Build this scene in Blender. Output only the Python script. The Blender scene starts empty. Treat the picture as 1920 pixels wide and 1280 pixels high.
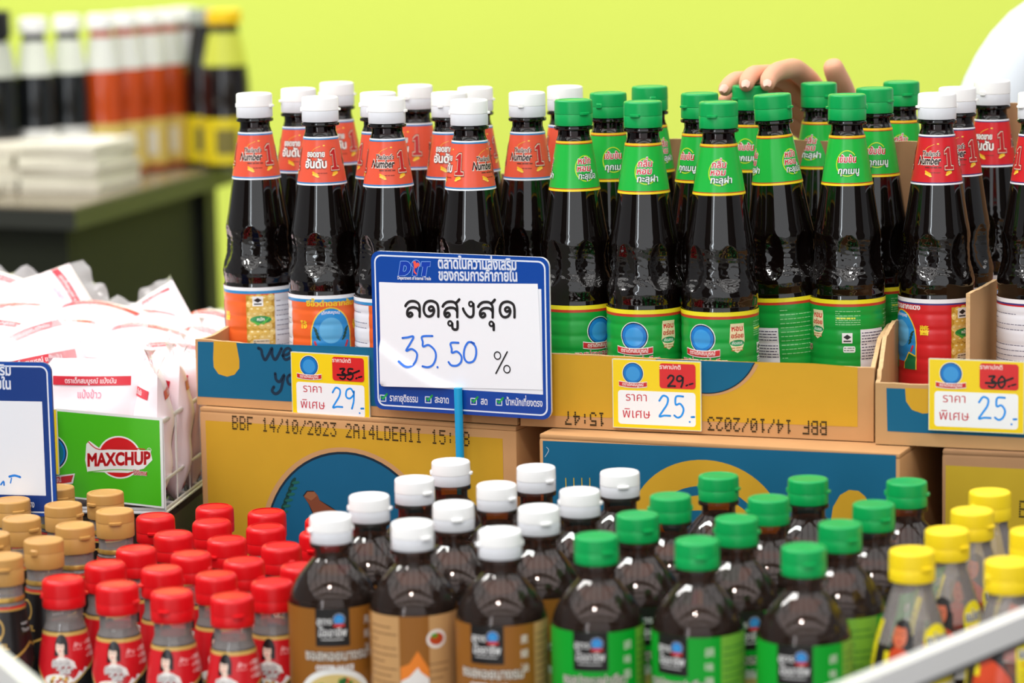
import bpy, bmesh, math, random
from math import sin, cos, pi, radians, atan2, sqrt, exp
from mathutils import Vector, Matrix
from mathutils.geometry import delaunay_2d_cdt

random.seed(7)
SC = bpy.context.scene
COL = SC.collection

# ------------------------------------------------------------------ camera
CZ = 1.55                                   # eye height above the floor
F = 5600.0                                  # focal length in pixels of a 1920 px wide frame
PITCH, ROLL = radians(8.66), radians(1.03)
cam_d = bpy.data.cameras.new('camera')
cam_d.sensor_width = 36.0
cam_d.lens = F / 1920 * 36
cam_d.clip_start, cam_d.clip_end = 0.05, 100
cam_d.dof.use_dof = True
cam_d.dof.focus_distance = 2.88
cam_d.dof.aperture_fstop = 4.2
cam = bpy.data.objects.new('camera', cam_d)
COL.objects.link(cam)
_X, _U, _N = Vector((1, 0, 0)), Vector((0, sin(PITCH), cos(PITCH))), Vector((0, cos(PITCH), -sin(PITCH)))
_xr = _X * cos(ROLL) - _U * sin(ROLL)
_ur = _X * sin(ROLL) + _U * cos(ROLL)
cam.matrix_world = Matrix(((_xr.x, _ur.x, -_N.x, 0), (_xr.y, _ur.y, -_N.y, 0), (_xr.z, _ur.z, -_N.z, CZ), (0, 0, 0, 1)))
SC.camera = cam

# ------------------------------------------------------------------ world, lights, exposure
SC.view_settings.view_transform = 'Standard'
SC.view_settings.look = 'None'
SC.view_settings.gamma = 1
SC.view_settings.exposure = -0.28
SC.view_settings.use_curve_mapping = False
SC.cycles.transparent_max_bounces = 24
W = bpy.data.worlds.new('hall_daylight')
SC.world = W
W.use_nodes = True
W.node_tree.nodes['Background'].inputs[0].default_value = (0.93, 0.96, 1.0, 1)
W.node_tree.nodes['Background'].inputs[1].default_value = 0.36

def area(name, loc, sx, sy, power, col=(1, 1, 1), target=None):
    l = bpy.data.lights.new(name, 'AREA')
    l.shape = 'RECTANGLE'
    l.size, l.size_y, l.energy, l.color = sx, sy, power, col
    o = bpy.data.objects.new(name, l)
    o.location = loc
    if target is not None:
        o.rotation_euler = (Vector(target) - Vector(loc)).to_track_quat('-Z', 'Y').to_euler()
    COL.objects.link(o)
    return o

# daylight through the roof panels of the hall
for i in range(-2, 3):
    for j in range(-1, 4):
        area('roof_light', (i * 3.0, -2.0 + j * 2.4, 5.6), 2.92, 2.32, 56, (1.0, 0.98, 0.955))
# daylight through the wide entrance behind the photographer
area('entrance_light', (-0.4, -3.45, 2.1), 7.6, 4.0, 105, (0.96, 0.98, 1.0), (-0.4, 3, 2.1))
# lamps of the hall: a tube and a round down-light
area('tube_lamp', (-2.7, 3.1, 4.5), 3.8, 0.26, 170, (1.0, 0.98, 0.95)).rotation_euler = (0, 0, radians(135))
area('down_lamp', (-0.58, -0.73, 4.5), 0.40, 0.40, 85, (1.0, 0.97, 0.92))
# tall narrow light added beside the entrance for upright streaks on the bottles
area('streak_light', (-2.75, -3.2, 2.2), 0.40, 2.8, 42, (0.86, 0.94, 1.0), (-2.75, 3, 2.2))
for x in (-2.4, 0.0, 2.4):
    area('wall_fill', (x, 6.6, 4.6), 1.6, 0.5, 104, (1, 1, 0.97), (x, 8.6, 1.6))  # unseen fill row, added to brighten the lime wall

# ------------------------------------------------------------------ pixel <-> place helpers (a 1920x1280 frame)
def ray(px, py):
    xr, ur = (px - 960) / F, (640 - py) / F
    return _N + _xr * xr + _ur * ur

def unp(px, py, z):                         # point of that sight line at height z below/above the eye
    d = ray(px, py)
    p = d * (z / d.z)
    return Vector((p.x, p.y, p.z + CZ))

def at(px, py, y):                          # point of that sight line at distance y
    d = ray(px, py)
    p = d * (y / d.y)
    return Vector((p.x, p.y, p.z + CZ))

class Frame:                                # a flat panel: origin, right axis, up axis, outward normal; local units mm
    def __init__(s, o, ax, up=Vector((0, 0, 1))):
        s.o, s.ax = Vector(o), Vector(ax).normalized()
        s.up = Vector(up).normalized()
        s.n = s.ax.cross(s.up).normalized()
        if s.n.y > 0: s.n = -s.n
    def px(s, x, y):                        # where a sight line meets the panel, in mm
        d = ray(x, y)
        c = Vector((0, 0, CZ))
        t = (s.o - c).dot(s.n) / d.dot(s.n)
        p = c + d * t - s.o
        return (p.dot(s.ax) * 1000, p.dot(s.up) * 1000)
    def pt(s, u, v, h=0.0):
        return s.o + s.ax * (u / 1000) + s.up * (v / 1000) + s.n * h

# ------------------------------------------------------------------ materials
def lin(c):
    c = c / 255.0
    return c / 12.92 if c <= 0.04045 else ((c + 0.055) / 1.055) ** 2.4
_mats = {}
def P(col, rough=0.4, spec=0.5, coat=0.0, metal=0.0, sss=0.0, noise=0.0, nscale=60, bump=0.0, bscale=200):
    key = (tuple(col), rough, spec, coat, metal, sss, noise, nscale, bump, bscale)
    if key in _mats: return _mats[key]
    m = bpy.data.materials.new('m_%d_%d_%d' % tuple(int(c) for c in col))
    m.use_nodes = True
    nt = m.node_tree
    b = nt.nodes['Principled BSDF']
    c = tuple(lin(v) for v in col)
    b.inputs['Base Color'].default_value = (*c, 1)
    b.inputs['Roughness'].default_value = rough
    b.inputs['Specular IOR Level'].default_value = spec
    b.inputs['Coat Weight'].default_value = coat
    b.inputs['Coat Roughness'].default_value = 0.04
    b.inputs['Metallic'].default_value = metal
    if sss:
        b.inputs['Subsurface Weight'].default_value = sss
        b.inputs['Subsurface Radius'].default_value = (0.012, 0.006, 0.004)
        b.inputs['Subsurface Scale'].default_value = 0.4
    if noise or bump:
        tc = nt.nodes.new('ShaderNodeTexCoord')
        n = nt.nodes.new('ShaderNodeTexNoise')
        n.inputs['Scale'].default_value = nscale if noise else bscale
        n.inputs['Detail'].default_value = 4
        nt.links.new(tc.outputs['Object'], n.inputs['Vector'])
        if noise:
            mx = nt.nodes.new('ShaderNodeMixRGB')
            mx.blend_type = 'MIX'
            mx.inputs[1].default_value = (*[v * (1 - noise) for v in c], 1)
            mx.inputs[2].default_value = (*[min(1, v * (1 + noise)) for v in c], 1)
            nt.links.new(n.outputs['Fac'], mx.inputs[0])
            nt.links.new(mx.outputs[0], b.inputs['Base Color'])
        if bump:
            n2 = nt.nodes.new('ShaderNodeTexNoise')
            n2.inputs['Scale'].default_value = bscale
            nt.links.new(tc.outputs['Object'], n2.inputs['Vector'])
            bp = nt.nodes.new('ShaderNodeBump')
            bp.inputs['Strength'].default_value = bump
            bp.inputs['Distance'].default_value = 0.001
            nt.links.new(n2.outputs['Fac'], bp.inputs['Height'])
            nt.links.new(bp.outputs[0], b.inputs['Normal'])
    _mats[key] = m
    return m

def film(name, tint, rough=0.03, ior=1.45, haze=0.0, hazecol=(1, 1, 1)):     # thin clear or tinted plastic
    if name in _mats: return _mats[name]
    m = bpy.data.materials.new(name)
    m.use_nodes = True
    nt = m.node_tree
    nt.nodes.clear()
    out = nt.nodes.new('ShaderNodeOutputMaterial')
    tr = nt.nodes.new('ShaderNodeBsdfTransparent')
    tr.inputs[0].default_value = (*tint, 1)
    gl = nt.nodes.new('ShaderNodeBsdfGlossy')
    gl.inputs['Roughness'].default_value = rough
    fr = nt.nodes.new('ShaderNodeFresnel')
    fr.inputs[0].default_value = ior
    mx = nt.nodes.new('ShaderNodeMixShader')
    base = tr.outputs[0]
    if haze:
        df = nt.nodes.new('ShaderNodeBsdfDiffuse')
        df.inputs[0].default_value = (*hazecol, 1)
        m2 = nt.nodes.new('ShaderNodeMixShader')
        m2.inputs[0].default_value = haze
        nt.links.new(base, m2.inputs[1])
        nt.links.new(df.outputs[0], m2.inputs[2])
        base = m2.outputs[0]
    nt.links.new(fr.outputs[0], mx.inputs[0])
    nt.links.new(base, mx.inputs[1])
    nt.links.new(gl.outputs[0], mx.inputs[2])
    nt.links.new(mx.outputs[0], out.inputs[0])
    _mats[name] = m
    return m

KRAFT = (196, 148, 100)
def kraft(): return P(KRAFT, 0.8, 0.25, noise=0.10, nscale=25)
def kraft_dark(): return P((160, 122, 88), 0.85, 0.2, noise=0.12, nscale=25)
def kraft_edge(): return P((214, 178, 132), 0.9, 0.2, noise=0.25, nscale=300)

# ------------------------------------------------------------------ lettering: outlines of the built-in font, filled here
_tcache = {}
def _contours(s, bold, shear):
    c = bpy.data.curves.new('t', 'FONT')
    c.body = s
    c.size = 1.0
    c.offset = bold
    c.shear = shear
    c.resolution_u = 3
    c.fill_mode = 'NONE'
    o = bpy.data.objects.new('t', c)
    me = bpy.data.meshes.new_from_object(o)
    nb = {}
    for e in me.edges:
        a, b = e.vertices
        nb.setdefault(a, []).append(b)
        nb.setdefault(b, []).append(a)
    seen, loops = set(), []
    for v in range(len(me.vertices)):
        if v in seen or v not in nb: continue
        lp, cur, prev = [], v, None
        while cur is not None and cur not in seen:
            seen.add(cur)
            lp.append((me.vertices[cur].co.x, me.vertices[cur].co.y))
            nx = [k for k in nb[cur] if k != prev and k not in seen]
            prev, cur = cur, (nx[0] if nx else None)
        if len(lp) > 2: loops.append(lp)
    # keep the font's own direction of each loop: the edges run in spline order
    bpy.data.meshes.remove(me)
    bpy.data.objects.remove(o)
    bpy.data.curves.remove(c)
    return loops

UP = '\u0e34\u0e35\u0e36\u0e37\u0e31'
TONE = '\u0e48\u0e49\u0e4a\u0e4b\u0e4c'
def text_loops(s, bold, shear):
    raised = []
    for i in range(1, len(s)):
        if s[i] in TONE and s[i - 1] in UP:
            raised.append(i)
    plain = ''.join(ch for i, ch in enumerate(s) if i not in raised)
    loops = _contours(plain, bold, shear)
    for i in raised:
        pre = ''.join(ch for k, ch in enumerate(s[:i - 1]) if k not in raised)
        n = len(_contours(pre, bold, shear))
        for lp in _contours(pre + s[i], bold, shear)[n:]:
            loops.append([(x + 0.2 * shear, y + 0.20) for x, y in lp])
    return loops

def fill_loops(loops):                      # non-zero filling, so overlapping outlines stay solid
    vs, es = [], []
    for lp in loops:
        n0 = len(vs)
        vs += [Vector(p) for p in lp]
        es += [(n0 + i, n0 + (i + 1) % len(lp)) for i in range(len(lp))]
    if not vs: return [], []
    ov, oe, of, *_ = delaunay_2d_cdt(vs, es, [], 0, 1e-6)
    tris = []
    for f in of:
        cx = sum(ov[i].x for i in f) / len(f)
        cy = sum(ov[i].y for i in f) / len(f)
        wn = 0
        for lp in loops:
            x0, y0 = lp[-1]
            for x1, y1 in lp:
                if (y0 <= cy) != (y1 <= cy):
                    t = (cy - y0) / (y1 - y0)
                    if cx < x0 + t * (x1 - x0): wn += 1 if y1 > y0 else -1
                x0, y0 = x1, y1
        if wn: tris.append(tuple(f))
    return [(v.x, v.y) for v in ov], tris

def text_geo(s, bold, shear):
    k = (s, bold, shear)
    if k not in _tcache:
        loops = text_loops(s, 0.0, shear)
        vs, fs = fill_loops(loops)
        if bold > 0:                        # a heavier face: a band along every outline
            for lp in loops:
                q = [Vector(p) for i, p in enumerate(lp) if i == 0 or (Vector(p) - Vector(lp[i - 1])).length > 1e-4]
                n, n0 = len(q), len(vs)
                for i in range(n):
                    d0, d1 = (q[i] - q[i - 1]), (q[(i + 1) % n] - q[i])
                    d0 = d0.normalized() if d0.length > 1e-6 else Vector((1, 0))
                    d1 = d1.normalized() if d1.length > 1e-6 else d0
                    t = d0 + d1
                    t = t.normalized() if t.length > .2 else d0
                    m = Vector((-t.y, t.x)) * (bold * min(1.7, 1 / max(.3, t.dot(d0))))
                    vs += [tuple(q[i] + m), tuple(q[i] - m)]
                for i in range(n):
                    a, b = n0 + 2 * i, n0 + 2 * ((i + 1) % n)
                    fs.append((a, a + 1, b + 1, b))
        xs = [v[0] for v in vs] or [0]
        _tcache[k] = (vs, fs, min(xs), max(xs))
    return _tcache[k]

DOTS = {'0': '0E11131519110E', '1': '040C040404040E', '2': '0E11010204081F', '3': '1F02040201110E', '4': '02060A121F0202',
        '5': '1F101E0101110E', '7': '1F010204040404', '8': '0E11110E11110E', 'B': '1E11111E11111E', 'F': '1F10101E101010',
        'A': '0E11111F111111', 'L': '1010101010101F', 'D': '1E11111111111E', 'E': '1F10101E10101F', 'I': '0E04040404040E',
        '/': '01010204081010', ':': '00040400040400', ' ': '00000000000000'}

class Art:                                  # flat print, in mm; layers lie a hair above each other
    def __init__(s): s.items = []
    def poly(s, pts, col, l=1):
        vs, fs = fill_loops([[tuple(p) for p in pts]])
        s.items.append((vs, fs, col, l))
    def rect(s, x0, y0, x1, y1, col, l=1):
        s.items.append(([(x0, y0), (x1, y0), (x1, y1), (x0, y1)], [(0, 1, 2, 3)], col, l))
    def quad(s, pts, col, l=1):
        s.items.append(([tuple(p) for p in pts], [tuple(range(len(pts)))], col, l))
    def rrect(s, x0, y0, x1, y1, r, col, l=1, f=None):
        pts = []
        for cx, cy, a0 in ((x1 - r, y1 - r, 0), (x0 + r, y1 - r, 90), (x0 + r, y0 + r, 180), (x1 - r, y0 + r, 270)):
            for k in range(6):
                a = radians(a0 + k * 18)
                pts.append((cx + r * cos(a), cy + r * sin(a)))
        if f: pts = [f(*p) for p in pts]
        s.quad(pts, col, l)
    def ell(s, x, y, rx, ry, col, l=1, n=28, a0=0, a1=360, rot=0):
        pts = []
        for k in range(n + (0 if a1 - a0 >= 360 else 1)):
            a = radians(a0 + (a1 - a0) * k / n)
            ex, ey = rx * cos(a), ry * sin(a)
            pts.append((x + ex * cos(rot) - ey * sin(rot), y + ex * sin(rot) + ey * cos(rot)))
        s.quad(pts, col, l)
    def ring(s, x, y, rx, ry, w, col, l=1, n=36, a0=0, a1=360):
        vs, fs = [], []
        for k in range(n + 1):
            a = radians(a0 + (a1 - a0) * k / n)
            vs += [(x + rx * cos(a), y + ry * sin(a)), (x + (rx - w) * cos(a), y + (ry - w) * sin(a))]
        for k in range(n): fs.append((2 * k, 2 * k + 2, 2 * k + 3, 2 * k + 1))
        s.items.append((vs, fs, col, l))
    def stroke(s, pts, w, col, l=1, smooth=True):
        p = [Vector(q) for q in pts]
        if smooth and len(p) > 2:
            q = []
            for i in range(len(p) - 1):
                a, b, c, d = p[max(0, i - 1)], p[i], p[i + 1], p[min(len(p) - 1, i + 2)]
                for k in range(5):
                    t = k / 5
                    q.append(0.5 * ((2 * b) + (c - a) * t + (2 * a - 5 * b + 4 * c - d) * t * t + (3 * b - a - 3 * c + d) * t ** 3))
            q.append(p[-1])
            p = q
        vs, fs = [], []
        for i, a in enumerate(p):
            d = (p[min(i + 1, len(p) - 1)] - p[max(i - 1, 0)])
            d = d.normalized() if d.length else Vector((1, 0))
            n = Vector((-d.y, d.x)) * (w / 2)
            vs += [tuple(a + n), tuple(a - n)]
            if i: fs.append((2 * i - 2, 2 * i - 1, 2 * i + 1, 2 * i))
        s.items.append((vs, fs, col, l))
        for e in (p[0], p[-1]): s.ell(e.x, e.y, w / 2, w / 2, col, l, 10)
    def text(s, t, x, y, h, col, l=2, bold=0.0, align='c', sx=1.0, shear=0.0, width=None, f=None, arc=0.0):
        vs, fs, x0, x1 = text_geo(t, bold, shear)
        if width: sx = width / max(1e-6, (x1 - x0) * h)
        ox = -(x0 + x1) / 2 if align == 'c' else (-x0 if align == 'l' else -x1)
        out = []
        for a, b in vs:
            u, v = (a + ox) * h * sx, b * h
            v += arc * u * u
            p = (x + u, y + v)
            out.append(f(*p) if f else p)
        s.items.append((out, fs, col, l))
    def textf(s, t, fr_a, fr_b, h, col, l=2, bold=0.0, shear=0.0, up=None):
        # lettering from point a to point b (baseline), h = letter size
        vs, fs, x0, x1 = text_geo(t, bold, shear)
        a, b = Vector(fr_a), Vector(fr_b)
        d = b - a
        L = d.length
        d = d / L
        n = Vector((-d.y, d.x))
        k = L / (x1 - x0)
        s.items.append(([tuple(a + d * ((u - x0) * k) + n * (v * h)) for u, v in vs], fs, col, l))
    def lines(s, x0, y0, x1, y1, n, hgt, col, l=2, seed=1):     # fine print too small to read
        r = random.Random(seed)
        for i in range(n):
            y = y1 - (y1 - y0) * (i + 0.5) / n
            x = x0
            while x < x1 - 1:
                w = min(r.uniform(1.5, 5.0), x1 - x)
                s.rect(x, y - hgt / 2, x + w, y + hgt / 2, col, l)
                x += w + r.uniform(0.4, 1.0)
                if r.random() < 0.05: break
    def dots(s, t, a, b, h, col, l=2, r=0.55):
        a, b = Vector(a), Vector(b)
        d = (b - a)
        step = d.length / max(1, len(t) - 0.2)
        d.normalize()
        n = Vector((-d.y, d.x))
        for i, ch in enumerate(t):
            g = DOTS.get(ch)
            if not g: continue
            for row in range(7):
                bits = int(g[2 * row:2 * row + 2], 16)
                for cc in range(5):
                    if bits >> (4 - cc) & 1:
                        p = a + d * (step * (i + cc * 0.155)) + n * (h * (6 - row) / 6)
                        s.ell(p.x, p.y, r, r * 1.15, col, l, 7)

EPS = 0.00007
# ------------------------------------------------------------------ mesh builder
class MB:
    def __init__(s):
        s.bm = bmesh.new()
        s.mats = []
    def slot(s, m):
        if m not in s.mats: s.mats.append(m)
        return s.mats.index(m)
    def face(s, pts, m, smooth=False):
        f = s.bm.faces.new([s.bm.verts.new(p) for p in pts])
        f.material_index = s.slot(m)
        f.smooth = smooth
        return f
    def grid(s, rows, m, closed=False, smooth=True, mrow=None):
        vr = [[s.bm.verts.new(p) for p in r] for r in rows]
        n = len(rows[0])
        for i in range(len(rows) - 1):
            mi = s.slot(mrow(i) if mrow else m)
            for j in range(n if closed else n - 1):
                k = (j + 1) % n
                f = s.bm.faces.new((vr[i][j], vr[i][k], vr[i + 1][k], vr[i + 1][j]))
                f.material_index = mi
                f.smooth = smooth
        return vr
    def lathe(s, prof, m, seg=40, mod=None, mrow=None, capb=True, capt=True, smooth=True):
        rows = []
        for r, z in prof:
            row = []
            for k in range(seg):
                a = 2 * pi * k / seg
                rr = mod(r, z, a) if mod else r
                row.append((rr * sin(a), -rr * cos(a), z))
            rows.append(row)
        vr = s.grid(rows, m, True, smooth, mrow)
        if capb:
            f = s.bm.faces.new(list(reversed(vr[0]))); f.material_index = s.slot(mrow(0) if mrow else m)
        if capt:
            f = s.bm.faces.new(vr[-1]); f.material_index = s.slot(mrow(len(prof) - 2) if mrow else m)
    def box(s, x0, x1, y0, y1, z0, z1, m, fr=None, bev=0.0):
        t = bmesh.new()
        v = [t.verts.new((x, y, z)) for x in (x0, x1) for y in (y0, y1) for z in (z0, z1)]
        for q in ((0, 1, 3, 2), (4, 6, 7, 5), (0, 4, 5, 1), (2, 3, 7, 6), (0, 2, 6, 4), (1, 5, 7, 3)):
            t.faces.new([v[i] for i in q])
        if bev: bmesh.ops.bevel(t, geom=t.edges[:], offset=bev, segments=2, affect='EDGES', profile=0.6)
        s.add(t, m, fr)
    def add(s, t, m, fr=None, smooth=False):
        mi = s.slot(m)
        t.normal_update()
        mp = {}
        for v in t.verts: mp[v] = s.bm.verts.new(fr(v.co) if fr else v.co)
        for f in t.faces:
            g = s.bm.faces.new([mp[v] for v in f.verts])
            g.material_index = mi
            g.smooth = smooth
        t.free()
    def tube(s, pts, r, m, seg=10, closed=False):
        p = [Vector(q) for q in pts]
        n = len(p)
        rr = r if isinstance(r, (list, tuple)) else [r] * n
        rows = []
        ref = None
        for i in range(n):
            if closed: d = p[(i + 1) % n] - p[i - 1]
            else: d = p[min(i + 1, n - 1)] - p[max(i - 1, 0)]
            d.normalize()
            if ref is None: ref = d.orthogonal().normalized()
            ref = (ref - d * ref.dot(d)).normalized()
            b = d.cross(ref)
            rows.append([p[i] + ref * (rr[i] * cos(2 * pi * k / seg)) + b * (rr[i] * sin(2 * pi * k / seg)) for k in range(seg)])
        if closed: rows.append(rows[0])
        vr = s.grid(rows, m, True)
        if not closed:
            for e, q in ((vr[0], True), (vr[-1], False)):
                f = s.bm.faces.new(list(reversed(e)) if q else e)
                f.material_index = s.slot(m)
    def art(s, art, fmap, matf, uc=(), vc=(), smooth=False):
        t = bmesh.new()
        cols = []
        for vs, fs, col, l in art.items:
            if col not in cols: cols.append(col)
            ci = cols.index(col)
            bv = [t.verts.new((u, v, l)) for u, v in vs]
            for f in fs:
                try:
                    g = t.faces.new([bv[i] for i in f])
                    g.material_index = ci
                except ValueError: pass
        for c in uc: bmesh.ops.bisect_plane(t, geom=t.verts[:] + t.edges[:] + t.faces[:], plane_co=(c, 0, 0), plane_no=(1, 0, 0), dist=1e-5)
        for c in vc: bmesh.ops.bisect_plane(t, geom=t.verts[:] + t.edges[:] + t.faces[:], plane_co=(0, c, 0), plane_no=(0, 1, 0), dist=1e-5)
        sl = [s.slot(matf(c)) for c in cols]
        mp = {}
        for v in t.verts:
            if v.link_faces: mp[v] = s.bm.verts.new(fmap(v.co.x, v.co.y, v.co.z * EPS))
        t.normal_update()
        for f in t.faces:
            vv = [mp[v] for v in f.verts]
            if f.normal.z < 0: vv.reverse()
            g = s.bm.faces.new(vv)
            g.material_index = sl[f.material_index]
            g.smooth = smooth
        t.free()
    def build(s, name, parent=None, loc=None, recalc=True):
        if recalc: bmesh.ops.recalc_face_normals(s.bm, faces=s.bm.faces[:])
        me = bpy.data.meshes.new(name)
        s.bm.to_mesh(me)
        s.bm.free()
        for m in s.mats: me.materials.append(m)
        me.set_sharp_from_angle(angle=radians(38))
        o = bpy.data.objects.new(name, me)
        if parent: o.parent = parent
        if loc is not None: o.location = loc
        COL.objects.link(o)
        return o

def tag(o, label=None, cat=None, group=None, kind=None):
    if label: o['label'] = label
    if cat: o['category'] = cat
    if group: o['group'] = group
    if kind: o['kind'] = kind
    return o
def thing(name, label, cat, loc=(0, 0, 0), rz=0.0, group=None):
    o = bpy.data.objects.new(name, None)
    o.empty_display_size = 0.05
    COL.objects.link(o)
    o.location = loc
    o.rotation_euler = (0, 0, rz)
    return tag(o, label, cat, group)
def copy_tree(o, parent=None):
    c = o.copy()
    COL.objects.link(c)
    if parent: c.parent = parent
    for ch in list(o.children):
        copy_tree(ch, c)
    return c
def kid(o, name):
    for c in o.children:
        if c.name.split('.')[0] == name: return c

def relax(pts, dmin, it=60):                # push neighbours apart until the bottles only touch
    p = [Vector((q.x, q.y)) for q in pts]
    for _ in range(it):
        for i in range(len(p)):
            for j in range(i):
                d = p[i] - p[j]
                if 1e-6 < d.length < dmin:
                    k = d.normalized() * ((dmin - d.length) / 2)
                    p[i] += k
                    p[j] -= k
    return p

# ------------------------------------------------------------------ levels (relative to the eye)
Z_TABLE = -0.80
Z_TAN = -0.56
Z_CARTON = -0.511                           # top of the lower cartons
Z_CAP = -0.203                              # cap tops of the tall bottles
Z_SM = -0.515
H_BIG = Z_CAP - (Z_CARTON + 0.004)
TH = radians(24.9)

# ================================================================== the setting
fl = MB()
fl.face([(-8, -4, 0), (8, -4, 0), (8, 9, 0), (-8, 9, 0)], P((120, 118, 114), 0.35, 0.5, noise=0.08, nscale=3))
tag(fl.build('floor'), kind='structure')
wl = MB()
wl.box(-6, 6, 8.6, 8.7, 0, 4.2, P((206, 221, 92), 0.6, 0.3, noise=0.05, nscale=0.9))
tag(wl.build('wall_back'), kind='structure')
wf = MB()
for a, b in ((-9, -4.3), (3.5, 9)):
    wf.box(a, b, -3.6, -3.5, 0, 4.4, P((70, 70, 72), 0.7, 0.3))
tag(wf.build('wall_front'), kind='structure')
tr_ = MB()
TR = P((60, 58, 56), 0.6, 0.4)
for j in range(7):
    y = -5.6 + 2.4 * j
    tr_.box(-7.5, 7.5, y - 0.09, y + 0.09, 5.2, 5.35, TR)
    tr_.box(-7.5, 7.5, y - 0.06, y + 0.06, 4.86, 4.96, TR)
    for k in range(-15, 15):
        tr_.tube([(k * 0.5, y, 4.93), (k * 0.5 + 0.25, y, 5.3), (k * 0.5 + 0.5, y, 4.93)], 0.02, TR, 6)
for i in range(-5, 6):
    tr_.box(i * 1.5 - 0.07, i * 1.5 + 0.07, -5.6, 7.4, 5.36, 5.44, TR)
tag(tr_.build('trim_1'), kind='structure')
#SETTING_END

# ================================================================== table the goods stand on
t = thing('display_table', 'dark brown display table under all the cartons and bottles', 'table', (0, 2.75, 0))
tm = P((52, 36, 28), 0.5, 0.4, noise=0.2, nscale=6)
ztab = CZ + Z_TABLE
b = MB(); b.box(-1.1, 1.1, -0.95, 0.62, ztab - 0.03, ztab, tm, bev=0.004); b.build('tabletop', t)
for sx in (-1.03, 1.03):
    for sy in (-0.88, 0.55):
        b = MB(); b.box(sx - 0.03, sx + 0.03, sy - 0.03, sy + 0.03, 0, ztab - 0.03, tm); b.build('leg', t)

# ================================================================== caps
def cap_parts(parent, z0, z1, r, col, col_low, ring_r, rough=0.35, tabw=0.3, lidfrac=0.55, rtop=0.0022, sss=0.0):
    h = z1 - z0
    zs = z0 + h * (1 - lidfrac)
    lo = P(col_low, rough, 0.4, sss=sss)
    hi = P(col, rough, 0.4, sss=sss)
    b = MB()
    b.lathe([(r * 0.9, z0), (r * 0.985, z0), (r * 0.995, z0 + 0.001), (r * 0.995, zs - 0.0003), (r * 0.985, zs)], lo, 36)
    cap = b.build('cap', parent)
    b = MB()
    prof = [(r * 0.985, zs), (r * 1.003, zs + 0.0004), (r * 0.99, z1 - rtop)]
    for k in range(1, 6):
        a = pi / 2 * k / 5
        prof.append((r * 0.99 - rtop + rtop * cos(a), z1 - rtop + rtop * sin(a)))
    prof += [(r * 0.78, z1), (r * 0.75, z1 - 0.0005), (r * 0.1, z1 - 0.0005)]
    b.lathe(prof, hi, 36)
    lid = b.build('lid', cap)
    n = 9
    for nm, a0, w, o0, hh in (('tab', 0.0, tabw, 0.0021, 0.0020), ('hinge', pi, tabw * 0.6, 0.0014, 0.004)):
        b = MB()
        rows = []
        for i in range(n):
            a = a0 - w + 2 * w * i / (n - 1)
            k = sqrt(max(0.0, 1 - ((i - (n - 1) / 2) / ((n - 1) / 2)) ** 4))
            ro = r * 1.0 + o0 * k
            rows.append([(q * sin(a), -q * cos(a), z) for q, z in ((r * 0.98, zs - hh * 0.3), (ro, zs - hh * 0.2), (ro, zs + hh * 0.7), (r * 0.98, zs + hh))])
        b.grid(rows, hi, smooth=False)
        b.build(nm, cap)
    return cap

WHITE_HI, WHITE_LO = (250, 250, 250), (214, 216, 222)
GREEN_CAP = (0, 158, 78)

# ------------------------------------------------------------------ label wrapping
def wrapmap(prof, R):
    # prof: list of (v mm, r mm) rising in v
    def rad(v):
        if v <= prof[0][0]: return prof[0][1]
        for (a, ra), (c, rc) in zip(prof, prof[1:]):
            if v <= c: return ra + (rc - ra) * (v - a) / (c - a)
        return prof[-1][1]
    def f(u, v, h):
        r = rad(v) / 1000 + h
        a = u / R
        return (r * sin(a), -r * cos(a), v / 1000)
    return f
def ucuts(R, n=60, lo=-1, hi=1):
    return [R * pi * (lo + (hi - lo) * k / n) for k in range(1, n)]

def lab_mat(c): return P(c, 0.28, 0.5)
def lab_matte(c): return P(c, 0.45, 0.4)

# ================================================================== tall sauce bottles
BIG = [(0.030, 0.0), (0.0345, 0.0015), (0.0357, 0.006), (0.0357, 0.104), (0.0362, 0.109), (0.0356, 0.1125), (0.0360, 0.1155), (0.0366, 0.119),
       (0.0369, 0.123), (0.0366, 0.127), (0.0358, 0.131), (0.0346, 0.135), (0.0334, 0.139), (0.0326, 0.143), (0.0322, 0.147), (0.0320, 0.151), (0.0319, 0.155), (0.0320, 0.159), (0.0323, 0.1625),
       (0.0327, 0.166), (0.0327, 0.169), (0.0322, 0.172), (0.0312, 0.178), (0.0300, 0.184), (0.0270, 0.203), (0.0243, 0.2205), (0.0205, 0.244), (0.0172, 0.264), (0.0158, 0.2685),
       (0.0152, 0.270), (0.0152, 0.2745), (0.0186, 0.2755), (0.0190, 0.2768), (0.0186, 0.2785), (0.0150, 0.279), (0.0150, 0.285)]
def big_mod(r, z, a):
    if 0.124 < z < 0.172:                    # long oval grips round the waist
        k = max(0.0, 1 - ((z - 0.149) / 0.022) ** 2)
        w = (abs(((a / (pi / 3)) % 1.0) - 0.5) * 2) / max(0.05, sqrt(k))
        if w < 0.62: r -= 0.0034 * (1 - (w / 0.62) ** 2) * k ** .5
    if 0.110 < z < 0.180:                    # small ripples of the blown plastic
        e = sin((z - 0.110) / 0.070 * pi)
        r += e * (0.00012 * sin(17 * a + 500 * z) + 0.00007 * sin(29 * a - 900 * z) + 0.00010 * sin(9 * a + 1300 * z + 2 * sin(5 * a)))
    return r
soy = P((10, 5, 4), 0.045, 0.6, coat=0.35)
neck_film = film('amber_neck', (0.42, 0.10, 0.06), 0.04, 1.5)
BODY_LAB = [(v, 36.95 - sum(0.5 * exp(-((v - c) / 2.2) ** 2) for c in (94, 79.5, 65, 50.5, 36))) for v in [8 + 1.45 * k for k in range(70)]]

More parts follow.
